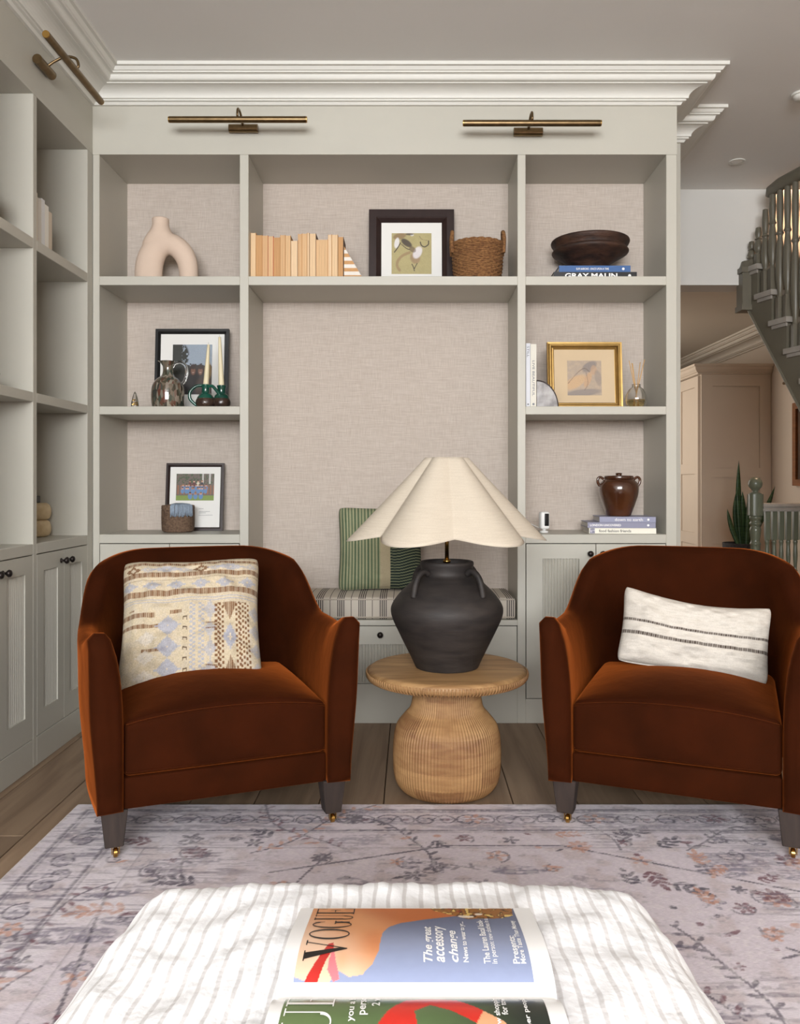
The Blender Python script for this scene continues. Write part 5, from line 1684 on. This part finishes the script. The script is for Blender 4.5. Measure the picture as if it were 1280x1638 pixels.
jr = thing('lidded_jar', 'glossy brown glazed lidded jar with two ear handles on a stack of books', 'jar', (on(990, 3.45), 3.45, JZ))
BG = mat('brown_salt_glaze', (62, 34, 20), rough=.13, rgb2=(84, 48, 26), scale=7, coat=.7, bump=.05, bscale=20)
prof = smooth_profile([(.046, 0), (.050, .003), (.056, .020), (.069, .055), (.0795, .090), (.082, .115), (.078, .136), (.066, .150), (.060, .154)], 5)
obj('body', lathe([(0, 0)] + prof + [(0, .154)], 64), BG, jr, smooth=True)
obj('lid', lathe(smooth_profile([(.058, .154), (.0605, .156), (.0605, .166), (.058, .169)], 3) + [(.012, .171), (.012, .174), (.014, .178), (.011, .181), (0, .1815)], 48), BG, jr, angle=45)
for s in (-1, 1):
    pts = curve_pts([(s * .064, 0, .155), (s * .078, 0, .163), (s * .088, 0, .156), (s * .088, 0, .140), (s * .080, 0, .126)], 6)
    obj('handle', tube(pts, .0058, 10), BG, jr, smooth=True)

# ---- left unit
yy_ = 2.838
for k, (th_, h_, c) in enumerate(((.034, .178, (226, 220, 204)), (.030, .165, (214, 208, 198)), (.026, .172, (222, 222, 222)), (.030, .160, (232, 228, 218)), (.028, .145, (204, 190, 170)))):
    b = thing('book', 'pale slim book standing in the side-wall bookcase, %s from the upright' % ('first', 'second', 'third', 'fourth', 'fifth')[k], 'book', (XL - .020, yy_, S1), math.radians(90), 'pale books in the side-wall bookcase')
    cmx = mat('pale_jacket', c, rough=.6, var=.03)
    bm = bmesh.new(); box(bm, 0, .0018, 0, .13, 0, h_); box(bm, th_ - .0018, th_, 0, .13, 0, h_); box(bm, .0018, th_ - .0018, 0, .002, 0, h_)
    obj('cover', bm, cmx, b); obj('page_block', B(.0018, th_ - .0018, .002, .127, .002, h_ - .002), PAGES, b)
    yy_ += th_ + .0006
cs_ = thing('stacked_candle_holder', 'two stacked pale travertine discs with a small dark cube on top', 'candle holder', (-1.462, 3.17, S3))
TRV = mat('travertine', (216, 198, 164), rough=.8, rgb2=(188, 166, 130), scale=18, bump=.25, bscale=60)
for z_ in (0, .0655):
    bm = rbox(.062, .062, .0325, .024, 5, 2)
    for v in bm.verts:
        r_ = math.hypot(v.co.x, v.co.y)
    dsc = lathe(smooth_profile([(.045, 0), (.056, .006), (.062, .022), (.062, .042), (.056, .058), (.045, .065)], 4) + [(0, .065)], 40); bm.free()
    o = obj('stone_disc', lathe([(0, 0)] + smooth_profile([(.045, 0), (.056, .006), (.062, .022), (.062, .042), (.056, .058), (.045, .065)], 4) + [(0, .065)], 40), TRV, cs_, smooth=True, loc=(0, 0, z_)); dsc.free()
obj('cube_top', B(-.018, .018, -.018, .018, .131, .158, bevel=.002), mat('slate_cube', (84, 84, 84), rough=.7, var=.1, scale=60), cs_)
pot = thing('red_bowl', 'small red glazed bowl on a side-wall bookcase shelf', 'bowl', (-1.372, 2.605, S2))
obj('body', lathe([(0, 0), (.025, 0), (.045, .015), (.056, .034), (.058, .040), (.054, .040), (.040, .016), (0, .006)], 40), mat('red_glaze', (172, 70, 48), rough=.2, var=.08, coat=.5), pot, smooth=True)
pv = thing('clay_vase', 'tan clay bud vase on a side-wall bookcase shelf', 'vase', (-1.368, 2.60, S1))
obj('body', lathe([(0, 0)] + smooth_profile([(.030, 0), (.048, .03), (.055, .07), (.045, .105), (.022, .13), (.018, .15), (.024, .165)], 4) + [(.020, .164), (.014, .15), (0, .14)], 40), mat('tan_clay', (176, 132, 108), rough=.8, var=.06), pv, smooth=True)

# ------------------------------------------------------------------ hall beyond
GREEN = mat('dark_olive_paint', (100, 95, 82), rough=.38, var=.05, scale=6)
TREADW = mat('worn_tread_paint', (150, 144, 136), rough=.35, var=.08, scale=20)
SAGE = mat('sage_paint', (98, 101, 84), rough=.3, var=.04, scale=6)
# wardrobe with end panel towards the room
wd = thing('wardrobe', 'tall panelled cream wardrobe with cornice in the hall', 'wardrobe', (2.458, 7.0, 0))
WDP = mat('cream_joinery', (196, 179, 160), rough=.5, var=.012)
WW, WD, WH = XR - 2.458 - .004, 1.6, 1.90
obj('carcass', B(0.022, WW, 0.018, WD, 0, WH), WDP, wd)
def panelled(name, parent, a0, a1, rails, face, thick=.018):
    """stiles and rails in the (a, z) plane; face='y' looks towards -y, face='x' towards -x"""
    bm = bmesh.new(); st = (a1 - a0) * .16
    def bx_(a, b, c, d, t0, t1):
        if face == 'y': box(bm, a, b, t0, t1, c, d)
        else: box(bm, t0, t1, a, b, c, d)
    bx_(a0, a0 + st, rails[0][0], rails[-1][1], 0, thick); bx_(a1 - st, a1, rails[0][0], rails[-1][1], 0, thick)
    for (c, d) in rails: bx_(a0 + st, a1 - st, c, d, 0, thick)
    o = obj(name, bm, WDP, parent)
    for (r0, r1) in zip(rails[:-1], rails[1:]):
        bm = bmesh.new()
        if face == 'y': box(bm, a0 + st + .001, a1 - st - .001, .010, thick, r0[1] + .001, r1[0] - .001)
        else: box(bm, .010, thick, a0 + st + .001, a1 - st - .001, r0[1] + .001, r1[0] - .001)
        obj('panel', bm, WDP, o)
    return o
panelled('end_panel', wd, .022, WW, [(0, .10), (.33, .45), (1.02, 1.10), (1.80, WH)], 'y')
for k in range(3):
    y0 = .02 + k * .52; d = panelled('door', wd, y0 + .002, y0 + .518, [(.02, .12), (.44, .54), (1.05, 1.14), (1.80, WH - .01)], 'x', .022)
    yh = y0 + (.46 if k == 0 else .06)
    obj('handle', tube(curve_pts([(0, yh, .88), (-.022, yh, .89), (-.026, yh, .99), (-.022, yh, 1.09), (0, yh, 1.10)], 4), .006, 8), BRASS, d, smooth=True)
cr = [(-.003, 1.985), (.055, 1.985), (.055, 1.968), (.045, 1.960), (.040, 1.940), (.022, 1.918), (.012, 1.915), (.012, 1.905), (-.003, 1.9)]
bm = sweep([(0.0, WD), (0.0, 0.0), (WW, 0.0)], cr, side=1)
bmesh.ops.translate(bm, vec=(0, 0, 0), verts=bm.verts)
obj('cornice', bm, WDP, wd)
obj('top_board', B(0.0, WW, 0.0, WD, 1.9, 1.97), WDP, wd)

# landing balustrade: newel, handrail, balusters
BY, BXN = 5.0, on(1208.5, 5.0)
bl = thing('landing_balustrade', 'sage painted banister with ball-topped newel and turned spindles in the hall', 'balustrade', (BXN, BY, 0))
nw = bmesh.new(); hw = .039
oc = []
def octo(h, c): return [(-h + c, -h), (h - c, -h), (h, -h + c), (h, h - c), (h - c, h), (-h + c, h), (-h, h - c), (-h, -h + c)]
prism(octo(hw, .012), .775, .905, nw)
lathe([(0, 0), (.040, 0), (.040, .30)] + smooth_profile([(.026, .31), (.033, .36), (.030, .45), (.027, .58), (.033, .60), (.026, .62), (.031, .66), (.033, .69), (.027, .71), (.036, .725), (.028, .74), (.036, .76), (.030, .776)], 3) + [(0, .776)], 28, nw)
post = obj('newel_post', nw, SAGE, bl, angle=50)
obj('newel_ball', lathe([(0, .900), (.036, .903), (.036, .910), (.018, .916), (.017, .926), (.024, .930)] + [(.0415 * math.cos(a), .968 + .0415 * math.sin(a)) for a in [math.radians(-55 + 145 * k / 12) for k in range(13)]] + [(0, 1.0095)], 32), SAGE, post, smooth=True)
rp_ = [(-.030, .800), (.030, .800), (.032, .815), (.024, .822), (.030, .832), (.026, .845), (.010, .851), (-.010, .851), (-.026, .845), (-.030, .832), (-.024, .822), (-.032, .815)]
bm = prism([(a, b) for a, b in rp_], .03, XR - BXN - .002, axis='x'); obj('handrail', bm, TREADW, bl)
def spindle_mesh(z0, z1):
    h = z1 - z0
    bm = bmesh.new(); box(bm, -.014, .014, -.014, .014, z1 - h * .22, z1); box(bm, -.014, .014, -.014, .014, z0, z0 + h * .14)
    pr = [(.012, .14), (.0085, .17), (.013, .22), (.0155, .30), (.012, .42), (.009, .52), (.013, .545), (.009, .57), (.0135, .66), (.011, .74), (.014, .765), (.010, .782)]
    lathe([(a, z0 + h * b) for a, b in smooth_profile(pr, 3)], 14, bm)
    me = bpy.data.meshes.new('spindle'); bmesh.ops.recalc_face_normals(bm, faces=bm.faces); bm.to_mesh(me); bm.free(); me.materials.append(SAGE)
    return me
sp_me = spindle_mesh(0.0, .802)
k = 0
while .072 + k * .043 < XR - BXN - .03:
    link_mesh('spindle', sp_me, None, bl, loc=(.072 + k * .043, 0, 0)); k += 1

# stair flight coming down out of the stairwell
sd = Vector((.24, -.97, 0)).normalized()
s0 = Vector((1.876, 4.42, 1.99))
stv = thing('staircase', 'dark olive painted staircase with turned balusters rising out of view', 'staircase', (0, 0, 0))
G_, R_ = .1155, .165
side = Vector((sd.y, -sd.x, 0)) * -1           # into the flight (towards the right-hand wall)
if side.x < 0: side = -side
NST = 12
def along(i, off=0.0): return s0 + sd * (G_ * i + off) - Vector((0, 0, R_ * i))
# cut string on the open side
poly = []
for i in range(-1, NST):
    p = along(i); poly.append((G_ * i - .012, p.z - .03 + (R_ if False else 0))); poly.append((G_ * (i + 1) - .012, p.z - .03))
low = [(G_ * NST, along(NST).z - .19), (-G_ * 1.0, along(-1).z - .19)]
bm = bmesh.new()
face = poly + low
for off in (0.0, .035):
    pass
def sv(a, z, o): 
    q_ = s0 + sd * a + side * o; return (q_.x, q_.y, z)
A_ = [bm.verts.new(sv(a, z, 0)) for a, z in face]; C_ = [bm.verts.new(sv(a, z, .035)) for a, z in face]
bm.faces.new(A_); bm.faces.new(list(reversed(C_)))
for k in range(len(face)):
    j = (k + 1) % len(face); bm.faces.new((A_[k], A_[j], C_[j], C_[k]))
obj('string', bm, GREEN, stv)
bm = tube([sv(-G_, along(-1).z - .19, 0), sv(G_ * NST, along(NST).z - .19, 0)], .008, 6); obj('string_bead', bm, GREEN, stv)
for i in range(-1, NST):
    p = along(i); bm = bmesh.new()
    wN = .9 if True else .1
    def slab(a0, a1, o0, o1, z0, z1, bm=bm):
        lo_ = [bm.verts.new(sv(a, z0, o)) for a, o in ((a0, o0), (a1, o0), (a1, o1), (a0, o1))]; hi_ = [bm.verts.new(sv(a, z1, o)) for a, o in ((a0, o0), (a1, o0), (a1, o1), (a0, o1))]
        bm.faces.new(lo_); bm.faces.new(hi_)
        for k in range(4):
            j = (k + 1) % 4; bm.faces.new((lo_[k], lo_[j], hi_[j], hi_[k]))
    a_i = G_ * i
    slab(a_i - .012, a_i + G_ + .012, -.022, .90, p.z - .028, p.z)
    tr = obj('tread', bm, TREADW, stv)
    b2 = bmesh.new(); slab(a_i, a_i + G_ - .005, -.010, 0, p.z - .046, p.z - .028, b2); obj('scotia', b2, TREADW, tr)
    b3 = bmesh.new(); slab(a_i + G_ - .014, a_i + G_, .03, .90, p.z - R_ - .001, p.z - .028, b3); obj('riser', b3, GREEN, stv)
rail_z = 2.53
spots = []
for i in range(-1, 7):
    for f in (.25, .75): spots.append((i, f))
for n_, (i, f) in enumerate(spots):
    a = G_ * (i + f); zb_ = along(i).z
    zt = {0: 2.30, 1: 2.36, 2: 2.44}.get(n_, rail_z); h = zt - zb_
    bm = bmesh.new(); base_ = min(.12, h * .3); box(bm, -.019, .019, -.019, .019, 0, base_)
    pr = [(.017, .30), (.012, .33), (.019, .38), (.023, .46), (.019, .60), (.013, .68), (.020, .70), (.014, .73), (.018, .85), (.014, 1.0)]
    lathe([(r_, base_ + (h - base_) * (b - .3) / .7) for r_, b in smooth_profile(pr, 3)] + [(0, h + .006)], 14, bm)
    q_ = s0 + sd * a + side * .02
    obj('baluster', bm, GREEN, stv, angle=50, loc=(q_.x, q_.y, zb_))
bm = tube([sv(.055, rail_z - .03, .02), sv(.075, rail_z - .005, .02), sv(.15, rail_z + .005, .02), sv(G_ * 7, rail_z + .012, .02)], [.018, .030, .034, .032], 12)
obj('handrail', bm, GREEN, stv, smooth=True)
# newel at the head of the flight, with drop
q_ = s0 + sd * (-.105) + side * .005
bm = bmesh.new(); box(bm, -.042, .042, -.042, .042, -.02, .17); box(bm, -.050, .050, -.050, .050, .155, .185); box(bm, -.048, .048, -.048, .048, -.05, -.02)
lathe(smooth_profile([(.044, .185), (.036, .205), (.030, .225)], 4) + [(0, .23)], 20, bm)
obj('newel_post', bm, GREEN, stv, angle=50, loc=(q_.x, q_.y, s0.z - .02))

# snake plant
sx0 = on(1186, 6.2)
sn_ = thing('snake_plant', 'snake plant with upright sword leaves in a dark pot by the wardrobe', 'plant', (sx0, 6.2, 0))
LEAF = mat('snake_leaf', (38, 62, 38), rough=.4, rgb2=(62, 88, 54), scale=10, stretch=(1, 1, 8))
def sword(base, tip, w, bend):
    bm = bmesh.new(); b, t = Vector(base), Vector(tip); L = (t - b); sdv = L.cross(Vector((0, 1, 0))).normalized(); prev = None
    for k in range(13):
        s = k / 12; c = b + L * s + Vector(bend) * math.sin(math.pi * s)
        ww = w * (.55 + .9 * s - 1.45 * s ** 3.2) if s < 1 else .0006
        ww = max(ww, .0006)
        cur = [bm.verts.new(c - sdv * ww), bm.verts.new(c + Vector((0, ww * .45, 0))), bm.verts.new(c + sdv * ww), bm.verts.new(c + Vector((0, ww * .45 - .004, 0)))]
        if prev:
            for q in range(4): bm.faces.new((prev[q], prev[(q + 1) % 4], cur[(q + 1) % 4], cur[q]))
        prev = cur
    bm.faces.new(prev)
    return bm
def pt(u, v, y=6.2):
    a, z = at(u, v, y); return (a - sx0, y - 6.2, z)
for (tip, bs, w, bend) in ((pt(1182, 737), (.0, 0, .50), .026, (-.01, 0, 0)), (pt(1163.5, 814), (-.02, -.02, .48), .022, (-.012, 0, 0)), (pt(1180.5, 779), (.015, .02, .48), .030, (-.03, 0, 0)),
                           (pt(1188, 786), (.02, .0, .48), .034, (.0, 0, 0)), (pt(1240, 778, 6.3), (.05, .05, .48), .026, (.02, 0, 0)), (pt(1196, 800), (.03, -.02, .48), .03, (.01, 0, 0))):
    obj('leaf', sword(bs, tip, w, bend), LEAF, sn_, smooth=True)
obj('pot', lathe([(0, 0), (.10, 0), (.125, .25), (.135, .52), (.128, .52), (.12, .49), (0, .48)], 36), mat('dark_basket_pot', (44, 40, 40), rough=.8, var=.3, scale=60, bump=.4, bscale=90), sn_, smooth=False, angle=35)

# framed picture and picture light on the right-hand wall
fr = thing('framed_painting', 'amber wooden framed picture on the hall wall', 'picture', (XR - .001, 6.0, 1.25))
AMB = mat('amber_wood', (122, 76, 40), rough=.4, var=.15, scale=8, stretch=(1, 1, 6))
bm = bmesh.new()
for (a, b, c, d) in ((-.55, -.50, -.30, .36), (.50, .555, -.30, .36), (-.5, .5, -.30, -.25), (-.5, .5, .31, .36)): box(bm, -.03, 0, a, b, c, d)
obj('frame', bm, AMB, fr)
obj('picture', B(-.012, -.006, -.5, .5, -.25, .31), mat('dark_oil_painting', (92, 64, 42), rough=.4, rgb2=(54, 44, 36), scale=5), fr)
picture_light('brass picture light above the amber framed picture in the hall', (XR, 6.26, 1.775), math.radians(-90), .46, group='brass picture lights')

# ceiling downlight and smoke detector
dl = thing('downlight', 'round white recessed ceiling downlight', 'downlight', (on(1179, 4.15), 4.15, ZC))
obj('trim_ring', lathe([(.026, -.001), (.040, -.001), (.041, -.004), (.038, -.006), (.028, -.004)], 32), WHITE, dl, smooth=True)
obj('lens', lathe([(0, -.003), (.027, -.003), (.027, -.001), (0, -.001)], 32), mat('frosted_lens', (236, 234, 228), rough=.4, var=.01), dl)
sm = thing('smoke_detector', 'small white ceiling smoke detector at the edge of the hall ceiling', 'smoke detector', (on(1284, 3.43), 3.43, ZC))
obj('base', lathe([(0, -.001), (.045, -.001), (.045, -.010), (0, -.010)], 32), WHITE, sm, angle=40)
obj('dome', lathe([(.036, -.010), (.036, -.018), (.026, -.026), (0, -.027)], 32), WHITE, sm, smooth=True)

# warm lamp upstairs on the landing
ld = bpy.data.lights.new('landing_lamp', 'POINT'); ld.energy = 36; ld.color = (1.0, .76, .58); ld.shadow_soft_size = .08
lo_ = bpy.data.objects.new('landing_lamp', ld); lo_.location = (2.7, 5.2, 3.3); COL.objects.link(lo_)
